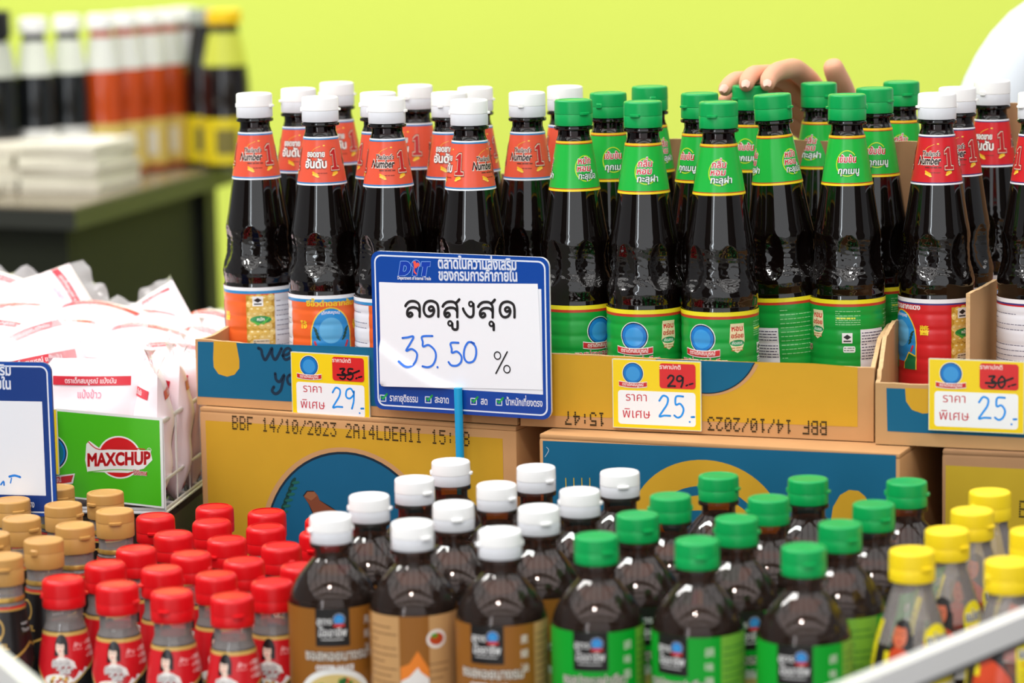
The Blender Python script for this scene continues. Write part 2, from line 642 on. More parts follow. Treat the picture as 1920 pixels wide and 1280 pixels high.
def beans(A, x0, x1, y0, y1, l=3):
    r = random.Random(3)
    A.rect(x0, y0, x1, y1, (196, 150, 50), l)
    n = 0
    y = y0 + 3
    while y < y1:
        x = x0 + 3.0 + (3.3 if n % 2 else 0)
        while x < x1 - 1:
            cx, cy = x + r.uniform(-.7, .7), y + r.uniform(-.7, .7)
            rx = min(3.9, cx - x0, x1 - cx)
            A.ell(cx, cy, rx, 3.6, (226, 186, 86) if r.random() < .6 else (236, 204, 120), l + 1, 12)
            A.ell(cx - .6, cy + .8, rx * .4, .9, (250, 232, 170), l + 2, 8)
            x += 6.6
        y += 5.8
        n += 1
def halal(A, x, y, w, h, l=4):
    A.rect(x - w / 2, y - h / 2, x + w / 2, y + h / 2, (240, 240, 240), l)
    A.poly([(x - w * .38, y + h * .1), (x, y + h * .36), (x + w * .38, y + h * .1), (x, y - h * .15)], (40, 40, 44), l + 1)
    A.rect(x - w * .36, y - h * .36, x + w * .36, y - h * .22, (60, 60, 60), l + 1)
def emblem(A, x, y, r, l=4, rib=True, ribcol=(206, 40, 44)):
    # round blue brand medallion with a red ribbon (its figure is left out)
    A.ell(x, y, r * 1.10, r * 1.10, (240, 240, 240), l, 36)
    A.ell(x, y, r * 1.04, r * 1.04, (20, 40, 70), l + 1, 36)
    A.ell(x, y, r * 0.96, r * 0.96, (24, 120, 200), l + 2, 36)
    A.ell(x, y - r * .05, r * .72, r * .72, (60, 150, 216), l + 3, 30)
    if rib:
        w, t = r * 1.45, r * .42
        pts = [(x + w * (k / 8 - 1), y - r * 1.05 - r * .14 * (1 - (k / 8 - 1) ** 2)) for k in range(17)]
        q = [(a, b_ + t / 2 + r * .07) for a, b_ in pts] + [(a, b_ - t / 2 - r * .07) for a, b_ in reversed(pts)]
        A.poly(q, (240, 236, 230), l + 4)
        q = [(a * .985 + x * .015, b_ + t / 2) for a, b_ in pts] + [(a * .985 + x * .015, b_ - t / 2) for a, b_ in reversed(pts)]
        A.poly(q, ribcol, l + 5)
        A.text('ตราเด็กสมบูรณ์', x, y - r * 1.27, r * .42, (255, 245, 240), l + 6, 0.02, width=w * 1.5, arc=0.03 / r)

def big_body_label(base, bands, style):
    A = Art()
    R = 37.0
    D = R * pi / 180                         # mm per degree
    A.rect(-180 * D, 9, 180 * D, 109, base, 0)
    y = 109
    for col, w in bands:
        A.rect(-180 * D, y - w, 180 * D, y, col, 2)
        y -= w
    if style == 'green':
        emblem(A, 0, 84, 12.5)
        for l, c, bo in ((4, (255, 240, 240), .035), (5, (200, 30, 40), .0)):
            A.text('ซอสปรุงรสฝาเขียว', 0, 58, 9.5, c, l, bo + .012, width=52)
        x = 54 * D
        A.poly([(x - 7, 98), (x + 7, 98), (x + 8, 80), (x + 5, 73), (x, 70), (x - 5, 73), (x - 8, 80)], (240, 224, 180), 4)
        A.text('หอม', x, 91, 7, (205, 40, 40), 5, .03)
        A.text('อร่อย', x, 84.5, 6, (205, 60, 40), 5, .03)
        A.ell(x, 79.5, 7.6, 3, (40, 150, 90), 5)
        A.text('คัดสรร', x, 78.2, 4, (240, 250, 240), 6, .02)
        A.lines(x - 6, 71.5, x + 6, 76, 2, .8, (190, 120, 60), 5, 5)
        A.lines(86 * D, 84, 124 * D, 99, 7, .8, (150, 215, 150), 3, 11)
        A.lines(88 * D, 90, 116 * D, 92.5, 1, 1.5, (230, 230, 60), 3, 12)
        halal(A, 104 * D, 72, 10, 10)
        A.rrect(98 * D, 58, 116 * D, 64, 1.5, (235, 240, 235), 4)
        A.lines(99 * D, 59, 115 * D, 63.5, 2, .8, (90, 100, 90), 5, 13)
        A.rect(124 * D, 30, 168 * D, 80, (236, 232, 236), 4)
        A.lines(126 * D, 50, 166 * D, 78, 10, .9, (70, 60, 90), 5, 14)
        A.lines(172 * D - 360 * D, 48, -78 * D, 99, 12, .8, (150, 215, 150), 3, 15)
    else:
        orange = style == 'orange'
        ycol = (248, 214, 50)
        # arched picture panel (figure left out): sky, leaves, tiled roof
        pts = [(-20, 40), (20, 40)] + [(20 * cos(radians(k * 10)), 68 + 28 * sin(radians(k * 10))) for k in range(0, 19)]
        A.poly([(a * 1.06, 40 if b_ <= 40 else 68 + (b_ - 68) * 1.05) for a, b_ in pts], (240, 200, 60), 3)
        A.poly(pts, (36, 140, 210), 4)
        A.ell(0, 74, 12, 13, (96, 176, 224), 5)
        for sx in (-1, 1):
            for k in range(4):
                A.ell(sx * (13 + k), 66 + 3.2 * k, 3.2, 1.0, (24, 70, 60), 5, 10, rot=sx * .8)
                A.ell(sx * (15 + k * .6), 58 + 1.5 * k, 1.2, 1.2, (206, 50, 70), 6, 8)
            A.poly([(sx * 20, 54), (sx * 12, 57), (sx * 5, 46), (sx * 5, 40), (sx * 20, 40)], (248, 214, 50), 6)
            A.poly([(sx * 20, 52.6), (sx * 12.4, 55.4), (sx * 6.2, 45.6), (sx * 6.2, 40), (sx * 20, 40)], (20, 120, 70), 7)
        A.poly([(-5, 40), (5, 40), (6, 47), (-6, 47)], (170, 36, 40), 7)
        A.text('เด็กสมบูรณ์', 0, 91, 4, (250, 240, 250), 5, .02, arc=-.012)
        if orange: A.text('ซีอิ๊วดำฉลากส้ม', 0, 98.5, 7.5, ycol, 4, .03, width=50)
        else: A.text('ซีอิ๊วขาวฉลากแดง', 0, 98.5, 7.0, (250, 250, 250), 4, .03, width=50)
        A.text('ไจ้', -29, 76, 9, ycol, 4, .03)
        A.text('醬', 29, 75, 10, ycol, 4, .02)
        beans(A, 86 * D, 132 * D, 20, 101 if orange else 101)
        halal(A, 105 * D, 95, 11, 10, 6)
        A.ell(109 * D, 76, 11, 4, (40, 140, 70), 6)
        A.poly([(109 * D - 11, 76), (109 * D - 3, 70), (109 * D + 11, 80), (109 * D + 3, 71)], (90, 190, 70), 7)
        A.text('หมัก', 109 * D, 75, 4.5, (250, 250, 240), 8, .02)
        A.rrect(96 * D, 48, 122 * D, 56, 2, (236, 224, 200), 6)
        A.lines(97 * D, 49, 121 * D, 55, 3, .8, (90, 80, 60), 7, 21)
        A.rect(132 * D, 20, 180 * D, 102, (228, 230, 238), 3)
        A.rect(-180 * D, 20, -72 * D, 102, (228, 230, 238), 3)
        A.lines(135 * D, 42, 176 * D, 97, 11, .75, (110, 110, 136), 4, 22)
        A.lines(-176 * D, 42, -76 * D, 97, 11, .75, (110, 110, 136), 4, 23)
    b = MB()
    vc = [v for v, _ in BODY_LAB if 30 < v < 102] + [104, 107]
    b.art(A, wrapmap(BODY_LAB, R), lab_mat, ucuts(R), vc, True)
    return b

NECK_PROF = [(217.5, 25.05), (265.0, 17.25)]
def serif_one(A, x, y, h, col, l, g=0.0):
    w = h * .5
    pts = [(-.42 - g, 0 - g), (.42 + g, 0 - g), (.42 + g, .12 + g), (.17 + g, .14 + g), (.17 + g, 1 + g), (-.05 - g, 1 + g), (-.40 - g, .84 + g), (-.40 - g, .74 - g),
           (-.17 - g, .78 - g), (-.17 - g, .14 + g), (-.42 - g, .12 + g)]
    A.poly([(x + a * w, y + b_ * h) for a, b_ in pts], col, l)
def wheat(A, x, y, sgn, l=4):
    for k in range(3):
        A.ell(x - sgn * (1.2 + k * 1.7), y + k * .9 + 1.5, 1.7, 1.0, (240, 186, 40), l + k % 2, 10, rot=-sgn * 1.0)
        A.ell(x - sgn * (0.8 + k * 1.7), y + k * .9 - .3, 1.6, .9, (250, 210, 80), l + 1, 10, rot=-sgn * .2)
def neck_label_number(base, bands):
    A = Art()
    R = 21.0
    D = R * pi / 180
    A.rect(-180 * D, 217.5, 180 * D, 265, base, 0)
    y0, y1 = 217.5, 265
    for col, w in bands:
        A.rect(-180 * D, y0, 180 * D, y0 + w, col, 2)
        A.rect(-180 * D, y1 - w, 180 * D, y1, col, 2)
        y0 += w
        y1 -= w
    for k in range(3):
        x = (k - 1) * 120 * D
        one = x + 13.5
        A.stroke([(x - 13, 247), (x - 8, 253), (x - 1, 256)], .5, (236, 180, 60), 3)
        A.ell(x + 3, 256.5, 1.4, .7, (245, 205, 70), 3, 8)
        wheat(A, x - 3, 226.5, 1)
        wheat(A, x + 10, 227.5, -1)
        A.lines(x - 4, 228.5, x + 5, 230.5, 1, .8, (150, 50, 30), 4, 4)
        if k % 2 == 0:
            for l, c, bo in ((4, (248, 232, 222), .075), (5, (40, 24, 22), .02)):
                A.text("Thailand's", x - 4.0, 245.2, 6.6, c, l, bo, shear=.3, width=19)
                A.text('Number', x - 6.0, 237.2, 10.5, c, l, bo + .012, shear=.3, width=24)
            A.lines(x - 9, 233.2, x + 6, 235.4, 1, 1.1, (110, 50, 40), 4, 6)
        else:
            for l, c, bo in ((4, (80, 44, 38), .085), (5, (248, 244, 240), .035)):
                A.text('ยอดขาย', x - 6.0, 245.5, 8.2, c, l, bo, width=19)
                A.text('อันดับ', x - 6.0, 234.8, 11.5, c, l, bo, width=22)
        serif_one(A, one, 232.5, 20, (60, 30, 26), 6, .075)
        serif_one(A, one, 232.5, 20, (226, 190, 170), 7, .05)
        serif_one(A, one, 232.5, 20, (186, 34, 38), 8)
    b = MB()
    b.art(A, wrapmap(NECK_PROF, R), lab_mat, ucuts(R, 64), [223, 229, 235, 241, 247, 253, 259], True)
    return b
def neck_label_green():
    A = Art()
    R = 21.0
    D = R * pi / 180
    A.rect(-180 * D, 217.5, 180 * D, 265, (28, 176, 62), 0)
    A.rect(-180 * D, 217.5, 180 * D, 219.6, (246, 208, 40), 2)
    A.rect(-180 * D, 219.6, 180 * D, 220.5, (170, 60, 30), 2)
    A.rect(-180 * D, 262.9, 180 * D, 265, (246, 190, 40), 2)
    A.rect(-180 * D, 262.0, 180 * D, 262.9, (170, 60, 30), 2)
    for k, (ra, rb, w) in enumerate((('หมัก|หอม', 'ทะลุเนื้อ', 17), ('เข้มข้น', 'ทุกเมนู', 18), ('กลิ่น|หอม', 'ทะลุฝา', 18))):
        x = (k - 1) * 120 * D
        A.ring(x, 239, 10.5, 12.5, .9, (196, 224, 50), 3, 40, 40, 400 - 75)
        rr = ra.split('|')
        for l, c, bo in ((4, (246, 240, 240), .075), (6, (214, 36, 52), .022)):
            if len(rr) == 2:
                A.text(rr[0], x - .5, 243.5, 8.2, c, l, bo, shear=.12)
                A.text(rr[1], x - 1.5, 236.5, 8.2, c, l, bo, shear=.12)
            else:
                A.text(rr[0], x, 240.0, 8.6, c, l, bo, shear=.12, width=w)
        for l, c, bo in ((5, (30, 80, 60), .07), (7, (240, 246, 244), .02)):
            A.text(rb, x + 1.5, 229.2, 8.4, c, l, bo, shear=.1, width=w + 1)
    b = MB()
    b.art(A, wrapmap(NECK_PROF, R), lab_mat, ucuts(R, 64), [223, 229, 235, 241, 247, 253, 259], True)
    return b

def resample(prof, z0, z1, step):
    out = []
    for (ra, za), (rb, zb) in zip(prof, prof[1:]):
        out.append((ra, za))
        if z0 <= za and zb <= z1:
            n = max(1, int(round((zb - za) / step)))
            out += [(ra + (rb - ra) * k / n, za + (zb - za) * k / n) for k in range(1, n)]
    return out + [prof[-1]]
BIG = resample(BIG, 0.108, 0.185, 0.0011)
def make_big(kind):
    root = thing('sauce_bottle', None, 'bottle')
    b = MB()
    b.lathe(BIG, soy, 108, big_mod, lambda i: neck_film if 0.2640 < BIG[i][1] < 0.2755 else soy)
    b.build('bottle', root)
    b = MB()                                # the sauce standing in the neck
    b.lathe([(0.0166, 0.2642), (0.0148, 0.2690), (0.0143, 0.2705), (0.0143, 0.2740), (0.002, 0.2742)], P((40, 8, 6), 0.15, 0.4), 32)
    b.build('sauce', root)
    if kind == 'green':
        nl, bl = neck_label_green(), big_body_label((20, 158, 58), (((238, 222, 40), 4.0), ((196, 60, 36), 2.6)), 'green')
        c, cl = GREEN_CAP, GREEN_CAP
    elif kind == 'orange':
        bands = (((236, 240, 246), 1.5), ((40, 130, 190), 1.4))
        nl, bl = neck_label_number((226, 88, 62), bands), big_body_label((238, 104, 44), (((240, 244, 248), 3.6), ((50, 140, 200), 3.0)), 'orange')
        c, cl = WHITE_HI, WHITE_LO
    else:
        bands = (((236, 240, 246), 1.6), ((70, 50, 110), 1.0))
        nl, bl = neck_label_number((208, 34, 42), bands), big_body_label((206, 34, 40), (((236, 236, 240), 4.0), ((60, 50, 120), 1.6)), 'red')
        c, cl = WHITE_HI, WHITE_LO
    tag(nl.build('neck_label', root), kind + ' neck label')
    tag(bl.build('body_label', root), kind + ' body label')
    cap_parts(root, 0.2795, H_BIG, 0.0185, c, cl, 0.0190)
    return root

ORD = ['first', 'second', 'third', 'fourth', 'fifth', 'sixth', 'seventh', 'eighth']
def place_big(kind, rows, group, label, dmin=0.0742):
    flat = [q for r in rows for q in r]
    pts = relax([unp(q[0], q[1] + 2, Z_CAP) for q in flat], dmin)
    proto = make_big(kind)
    i = 0
    for ri, row in enumerate(rows):
        order = sorted(range(len(row)), key=lambda k: row[k][0])
        for k, q in enumerate(row):
            o = proto if i == 0 else copy_tree(proto)
            p = pts[i]
            face = atan2(-p.x, p.y) * -1        # turn that faces the eye
            o.location = (p.x, p.y, CZ + Z_CARTON + 0.004)
            kid(o, 'neck_label').rotation_euler.z = -face + radians(q[2])
            kid(o, 'body_label').rotation_euler.z = -face + radians(q[3])
            kid(o, 'bottle').rotation_euler.z = radians(q[3] * 1.0 + 10)
            kid(o, 'cap').rotation_euler.z = -face + radians(q[4])
            if len(q) > 5:
                o.rotation_euler.y = radians(q[5])
                o.location.x -= H_BIG * sin(radians(q[5]))
            tag(o, label(ri, order.index(k), len(row)), 'bottle', group)
            i += 1
    return pts
ROWN = ['front', 'middle', 'back']
# each: cap x, cap top y, turn of neck label, of body label, of cap tab
L_ROWS = [[(476, 172, 122, -109, 70), (609, 178, 0, 8, 95), (724, 181, -118, 35, 80), (879, 184, -66, 20, 90)],
          [(559, 163, -8, 60, -85), (715, 171, 20, 0, 100), (828, 170, -2, 10, 150), (988, 170, 115, 0, 160)],
          [(631, 152, 10, 0, 90), (778, 157, -35, 0, 150), (889, 161, 150, 0, 90), (1059, 159, 15, 0, 150)]]
place_big('orange', L_ROWS, 'orange-label bottles in the left carton tray',
          lambda r, k, n: 'white-capped orange-label dark sauce bottle, %s from left in the %s row of the left tray' % (ORD[k], ROWN[r]))
M_ROWS = [[(1075, 184, 150, 37, 35), (1208, 187, -114, -17, -25), (1344, 188, -118, -28, -20), (1584, 174, 0, -104, -95)],
          [(1140, 171, 12, 0, 150), (1332, 172, -40, 0, -60), (1431, 173, 165, 180, 65, -3.2), (1640, 162, 5, -60, 60)],
          [(1218, 159, -80, 0, 190), (1417, 157, -15, 0, -60), (1525, 153, -145, 0, 35), (1690, 150, -120, 0, 20)]]
M_PTS = place_big('green', M_ROWS, 'green-cap bottles in the middle carton tray',
          lambda r, k, n: 'green-capped green-label dark sauce bottle, %s from left in the %s row of the middle tray' % (ORD[k], ROWN[r]))
R_ROWS = [[(1757, 172, 115, -63, -80), (1945, 171, 30, 60, -60)], [(1795, 161, 128, 0, 90)], [(1860, 148, -8, 0, 150)]]
place_big('red', R_ROWS, 'red-label bottles in the right carton tray',
          lambda r, k, n: ['white-capped red-label dark sauce bottle in front at the left end of the right tray', 'white-capped red-label dark sauce bottle cut off by the right photo edge',
                           'white-capped red-label dark sauce bottle right behind the front left one', 'white-capped red-label dark sauce bottle farthest back in the right tray'][r + (1 if r else k)])
#BIG_END

# ================================================================== oyster and seasoning sauce bottles in front
H_SM = 0.275
SM = [(0.030, 0.0), (0.0355, 0.0015), (0.0378, 0.006), (0.0378, 0.200)]
for k in range(1, 15):
    t_ = k / 14
    SM.append((0.0152 + 0.0226 * (1 - t_ ** 1.75), 0.2005 + 0.0395 * t_))
SM += [(0.0150, 0.2425), (0.0150, 0.2480), (0.0182, 0.2490), (0.0184, 0.2505), (0.0180, 0.2520), (0.0146, 0.2525), (0.0146, 0.258)]
SM_LAB = [(8, 38.1), (203, 38.1)]
amber = film('amber_plastic', (0.50, 0.30, 0.22), 0.03, 1.5, 0.035, (0.40, 0.24, 0.18))
def plate(A, x, y, r, l, seed):
    A.ell(x, y, r * 1.0, r * .85, (240, 240, 236), l, 36)
    A.ell(x, y, r * .84, r * .70, (214, 190, 120), l + 1, 30)
    q = random.Random(seed)
    cs = [(60, 130, 40), (90, 160, 50), (226, 90, 60), (236, 130, 90), (214, 50, 40), (240, 214, 110), (40, 100, 40), (244, 196, 160)]
    for k in range(46):
        a, d = q.uniform(0, 2 * pi), r * .72 * sqrt(q.random())
        A.ell(x + d * cos(a), y + d * sin(a) * .84, q.uniform(1.5, 4.2), q.uniform(1.2, 2.8), cs[k % 8], l + 2 + k % 5, 9, rot=q.uniform(0, 3))
def small_label(kind):
    A = Art()
    R = 38.0
    D = R * pi / 180
    base = (146, 92, 30) if kind == 'brown' else (0, 160, 40)
    A.rect(-180 * D, 10, 180 * D, 203, base, 0)
    s = 14.5
    A.rect(-s - 1, 171, s - 1, 203, (26, 24, 24), 2)
    A.text('สูตร', -8, 190, 8, (240, 240, 240), 3, .01)
    emblem(A, 4.5, 194, 4.6, 3, False)
    A.ell(4.5, 188.8, 5.2, 1.5, (206, 50, 50), 8, 14)
    A.text('มืออาชีพ', -1, 179.5, 10, (244, 244, 244), 3, .012, shear=.1, width=24)
    A.rect(-11, 176.5, 8, 177.2, (230, 230, 230), 3)
    for k, ch in enumerate('素蠔油' if kind == 'brown' else '調味醬'):
        A.text(ch, 31, 188 - 12 * k, 8, (232, 226, 216), 3, .0)
    name = 'ซอสหอยนางรม' if kind == 'brown' else 'ซอสปรุงรสฝาเขียว'
    for l, c, bo in ((4, (60, 40, 26) if kind == 'brown' else (10, 80, 40), .07), (5, (214, 206, 196), .03)):
        A.text(name, 2, 159, 12, c, l, bo, width=56)
    A.text('OYSTER SAUCE' if kind == 'brown' else 'SEASONING SAUCE', 0, 150.5, 6, (240, 240, 240), 16, .05, width=32)
    plate(A, 0, 124, 33, 3, 5 if kind == 'brown' else 9)
    tan = (196, 152, 100) if kind == 'brown' else (120, 176, 60)
    A.rect(62 * D, 10, 112 * D, 203, tan, 2)
    A.lines(65 * D, 90, 109 * D, 196, 18, 1.2, (130, 94, 60) if kind == 'brown' else (40, 110, 50), 3, 31)
    A.rect(150 * D, 10, 180 * D, 203, tan, 2)
    A.rect(-180 * D, 10, -160 * D, 203, tan, 2)
    A.ell(160 * D, 183, 9, 8, (236, 232, 226), 3)
    A.ell(160 * D, 183, 6.6, 5.2, (190, 70, 30), 4)
    A.ell(157 * D, 186, 3, 2, (90, 150, 40), 5)
    A.lines(150 * D, 90, 178 * D, 165, 12, 1.1, (130, 94, 60) if kind == 'brown' else (40, 110, 50), 3, 33)
    A.poly([(113 * D, 100), (113 * D, 160), (124 * D, 163), (135 * D, 174), (149 * D, 158), (149 * D, 100)], (232, 130, 40), 3)
    A.poly([(113 * D, 100), (113 * D, 148), (124 * D, 152), (135 * D, 160), (138 * D, 156), (149 * D, 150), (149 * D, 100)], (232, 228, 224), 4)
    b = MB()
    b.art(A, wrapmap(SM_LAB, R), lab_matte, ucuts(R), (), True)
    return b
def make_small(kind):
    root = thing('sauce_bottle', None, 'bottle')
    b = MB(); b.lathe(SM, amber, 48); b.build('bottle', root)
    liq = [(r - 0.0009, z) for r, z in SM if 0.001 < z < 0.2265] 
    b = MB(); b.lathe([(0.03, 0.001)] + liq + [(liq[-1][0] - 0.001, 0.2268), (0.001, 0.2268)], P((16, 8, 6), 0.06, 0.5), 48); b.build('sauce', root)
    tag(small_label(kind).build('label', root), ('brown' if kind == 'brown' else 'green') + ' printed label')
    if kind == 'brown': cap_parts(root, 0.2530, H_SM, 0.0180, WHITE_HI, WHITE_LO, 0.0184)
    else: cap_parts(root, 0.2530, H_SM, 0.0182, GREEN_CAP, GREEN_CAP, 0.0184)
    return root
def seat(root, k, h, z):
    # scale the bottle by k and trim it so its cap top comes to z while it stands on the table
    zb = h - (z - Z_TABLE) / k
    for o in [root] + list(root.children_recursive):
        if o.type == 'MESH':
            me = o.data
            me.transform(Matrix.Translation((0, 0, -zb)))
            for v in me.vertices:
                if v.co.z < 0: v.co.z = 0
    root.scale = (k, k, k)
    return root
def place_rows(proto, rows, z, dy, dmin, group, label, partname='label'):
    flat = [q for r in rows for q in r]
    pts = relax([unp(q[0], q[1] + dy, z) for q in flat], dmin)
    i = 0
    for ri, row in enumerate(rows):
        order = sorted(range(len(row)), key=lambda k: row[k][0])
        for k, q in enumerate(row):
            o = proto if i == 0 else copy_tree(proto)
            p = pts[i]
            o.location = (p.x, p.y, CZ + Z_TABLE)
            rot = q[2] if len(q) > 2 else 0
            tab = q[3] if len(q) > 3 else random.uniform(-170, 170)
            lb = kid(o, partname)
            f = atan2(p.x, p.y)
            if lb: lb.rotation_euler.z = -f + radians(rot)
            kid(o, 'cap').rotation_euler.z = -f + radians(tab)
            tag(o, label(ri, order.index(k)), 'bottle', group)
            i += 1
ROW4 = ['front', 'second', 'third', 'rearmost']
W_ROWS = [[(620, 958, 0, -80), (773, 970, -132, 40), (937, 985, -18, -85)], [(692, 920, 30, 85), (850, 935, 10, 10), (1010, 942, -20, 20)],
          [(777, 888, 0, 40), (931, 899, 40, 50), (1087, 910, 0, 90)], [(845, 855, 0, 85), (1005, 866, 0, 45), (1162, 875, 0, 10)]]
place_rows(seat(make_small('brown'), .985, H_SM, Z_SM), W_ROWS, Z_SM, 8, 0.0752, 'white-cap brown-label sauce bottles in front',
           lambda r, k: 'white-capped amber bottle with brown label, %s from left in its %s row' % (ORD[k], ROW4[r]))
G_ROWS = [[(1118, 995, -8, 30), (1307, 1003, -33, 10), (1507, 1016, -10, 15)], [(1195, 955, 20, 30), (1381, 962, 15, 85), (1575, 972, -60, 35)],
          [(1257, 920, 0, -90), (1441, 924, 0, -80), (1638, 935, 0, 35)], [(1347, 882, 0, 70), (1515, 888, 0, 80), (1700, 893, 0, 85)]]
place_rows(seat(make_small('green'), .985, H_SM, Z_SM), G_ROWS, Z_SM, 8, 0.0752, 'green-cap green-label sauce bottles in front',
           lambda r, k: 'green-capped amber bottle with green label, %s from left in its %s row' % (ORD[k], ROW4[r]))

# ================================================================== red-cap bottles
Z_RED = -0.58
H_RED = 0.255
RED = [(0.020, 0.0), (0.0245, 0.001), (0.0260, 0.005), (0.0262, 0.120), (0.0256, 0.146), (0.0240, 0.168), (0.0205, 0.196), (0.0172, 0.2145), (0.0152, 0.219), (0.0150, 0.221), (0.0150, 0.231), (0.0162, 0.232), (0.0162, 0.234)]
clear = film('clear_plastic', (0.92, 0.90, 0.89), 0.04, 1.45, 0.20, (0.9, 0.82, 0.80))
clear_body = film('clear_body', (0.92, 0.90, 0.89), 0.04, 1.45, 0.015)
def woman(A, x, y, k, l, dress=(240, 236, 232), low=(196, 40, 44), skin=(238, 206, 188)):
    A.ell(x - 1 * k, y + 19 * k, 5.2 * k, 7.2 * k, (26, 20, 22), l, 20)
    A.poly([(x - 6 * k, y + 20 * k), (x - 6.4 * k, y + 11 * k), (x - 2 * k, y + 12 * k), (x + 4 * k, y + 12 * k), (x + 4.2 * k, y + 20 * k)], (26, 20, 22), l)
    A.rect(x - 3 * k, y + 9 * k, x + 1 * k, y + 14 * k, skin, l + 1)
    A.ell(x - 2 * k, y + 17.5 * k, 3.3 * k, 4.8 * k, skin, l + 2, 18)
    A.ell(x - 1.2 * k, y + 21.5 * k, 4.0 * k, 2.2 * k, (26, 20, 22), l + 3, 14)
    for sx in (-3.4, -.8):
        A.ell(x + sx * k, y + 18 * k, .7 * k, .35 * k, (40, 26, 26), l + 3, 8)
    A.ell(x - 2.2 * k, y + 14.8 * k, 1.0 * k, .45 * k, (200, 50, 60), l + 3, 8)
    A.poly([(x - 8 * k, y + 3 * k), (x - 7.5 * k, y + 8 * k), (x - 3 * k, y + 10.5 * k), (x + 3 * k, y + 10 * k), (x + 8 * k, y + 7 * k), (x + 9.5 * k, y + 2 * k), (x + 2 * k, y + 4.5 * k)], dress, l + 2)
    A.poly([(x - 7.6 * k, y + 3.4 * k), (x + 2 * k, y + 5 * k), (x + 7 * k, y + 3.4 * k), (x + 7.4 * k, y - 7 * k), (x - 7 * k, y - 7 * k)], low, l + 1)
REDP = [(160, 25.2), (168, 24.25), (196, 20.75), (214.5, 17.4)]
def red_label():
    A = Art()
    R = 22.0
    top = 213.5
    def edge(off):
        pts = [(-34 - off, top + off), (34 + off, top + off)]
        low = [(34, 196), (22, 190), (10, 181), (4, 173), (-6, 169.5), (-16, 171), (-24, 178), (-34, 186)]
        return pts + [(a, b_ - off) for a, b_ in low]
    A.poly([(-60, 213.5), (60, 213.5), (60, 192), (34, 189), (16, 181), (4, 172), (-6, 168.5), (-17, 170), (-26, 178), (-40, 188), (-60, 192)], (206, 168, 92), 0)
    A.poly([(-60, 210.5), (60, 210.5), (60, 194), (34, 191), (15.5, 183), (4, 174.2), (-6, 170.7), (-17, 172.2), (-26, 180), (-40, 190), (-60, 194)], (206, 24, 34), 1)
    woman(A, -4, 182, 1.15, 2)
    A.ell(-8, 176, 11, 4.6, (244, 240, 232), 6, 24)
    q = random.Random(4)
    for k in range(16):
        A.ell(-8 + q.uniform(-8, 8), 176.4 + q.uniform(-2.4, 2.4), 1.7, 1.1, [(200, 120, 40), (90, 110, 40), (180, 60, 30), (230, 190, 90)][k % 4], 7 + k % 3, 8, rot=q.uniform(0, 3))
    A.poly([(0, 173.5), (6, 178), (9, 182.5), (12, 180.5), (14, 184.5), (17, 183.5), (15.5, 182.5), (4, 174.2)], (240, 236, 236), 5)
    for l, c, bo in ((11, (90, 40, 40), .08), (12, (250, 248, 246), .035)):
        A.text('น้ำปลาร้า', -5.5, 187, 6.2, c, l, bo, width=15)
        A.text('“ไฮโซ”', -2.5, 181.0, 6.6, c, l, bo, width=13)
    A.text('R', 7.5, 201, 6.0, (250, 190, 190), 3, .01, shear=.4)
    A.stroke([(8, 202), (11, 204), (12, 201.5), (14.5, 203.5)], .6, (250, 190, 190), 3)
    A.lines(5, 198.5, 15, 200.5, 1, .7, (240, 160, 160), 3, 3)
    for k in range(3):
        y = 203.5 - 5.2 * k
        A.stroke([(18, y), (19, y - 1), (20.6, y + 1.4)], .55, (250, 220, 220), 3, False)
        A.lines(22, y - 1.6, 31, y + 2.2, 2, 1.1, (250, 226, 226), 3, 41 + k)
    A.lines(38, 196, 56, 207, 5, .9, (250, 226, 226), 3, 47)
    A.lines(-56, 196, -36, 207, 5, .9, (250, 226, 226), 3, 48)
    b = MB()
    b.art(A, wrapmap(REDP, R), lab_mat, ucuts(R, 56), [168, 175, 182, 189, 196, 203], True)
    return b
def make_red():
    root = thing('fish_sauce_bottle', None, 'bottle')
    b = MB(); b.lathe(RED, clear, 40, None, lambda i: clear if RED[i][1] > 0.2140 else clear_body); b.build('bottle', root)
    liq = [(r - 0.0008, z) for r, z in RED if 0.0005 < z < 0.2215]
    b = MB(); b.lathe([(0.02, 0.0008)] + liq + [(0.001, 0.2212)], P((20, 10, 8), 0.08, 0.5), 40); b.build('sauce', root)
    tag(red_label().build('label', root), 'red label with gold rim and a woman in white')
    cap_parts(root, 0.2318, H_RED, 0.0174, (214, 12, 22), (214, 12, 22), 0.017, 0.35, 0.28, 0.62, 0.0045)
    return root
RED_ROWS = [[(118, 1074, 3, 100), (219, 1085, 0, 60), (324, 1099, -4, -25), (433, 1107, -8, 15)],
            [(197, 1046, 20, 20), (303, 1055, 20, -80), (405, 1066, 12, 60), (510, 1080, 0, 60)],
            [(255, 1018), (358, 1028), (457, 1040), (564, 1050)], [(325, 990), (425, 1000), (527, 1012)],
            [(291, 957, 0, -10), (397, 967), (498, 977), (598, 988)], [(402, 940), (500, 949), (608, 962)]]
RN = ['front row', 'second row', 'third row', 'fourth row', 'fifth row', 'last row', 'shadow']
place_rows(seat(make_red(), 1.064, H_RED, Z_RED), RED_ROWS, Z_RED, 8, 0.0560, 'red-cap bottles at the lower left',
           lambda r, k: 'red-capped bottle with red label, %s from left in the %s of red caps' % (ORD[k], RN[r]))

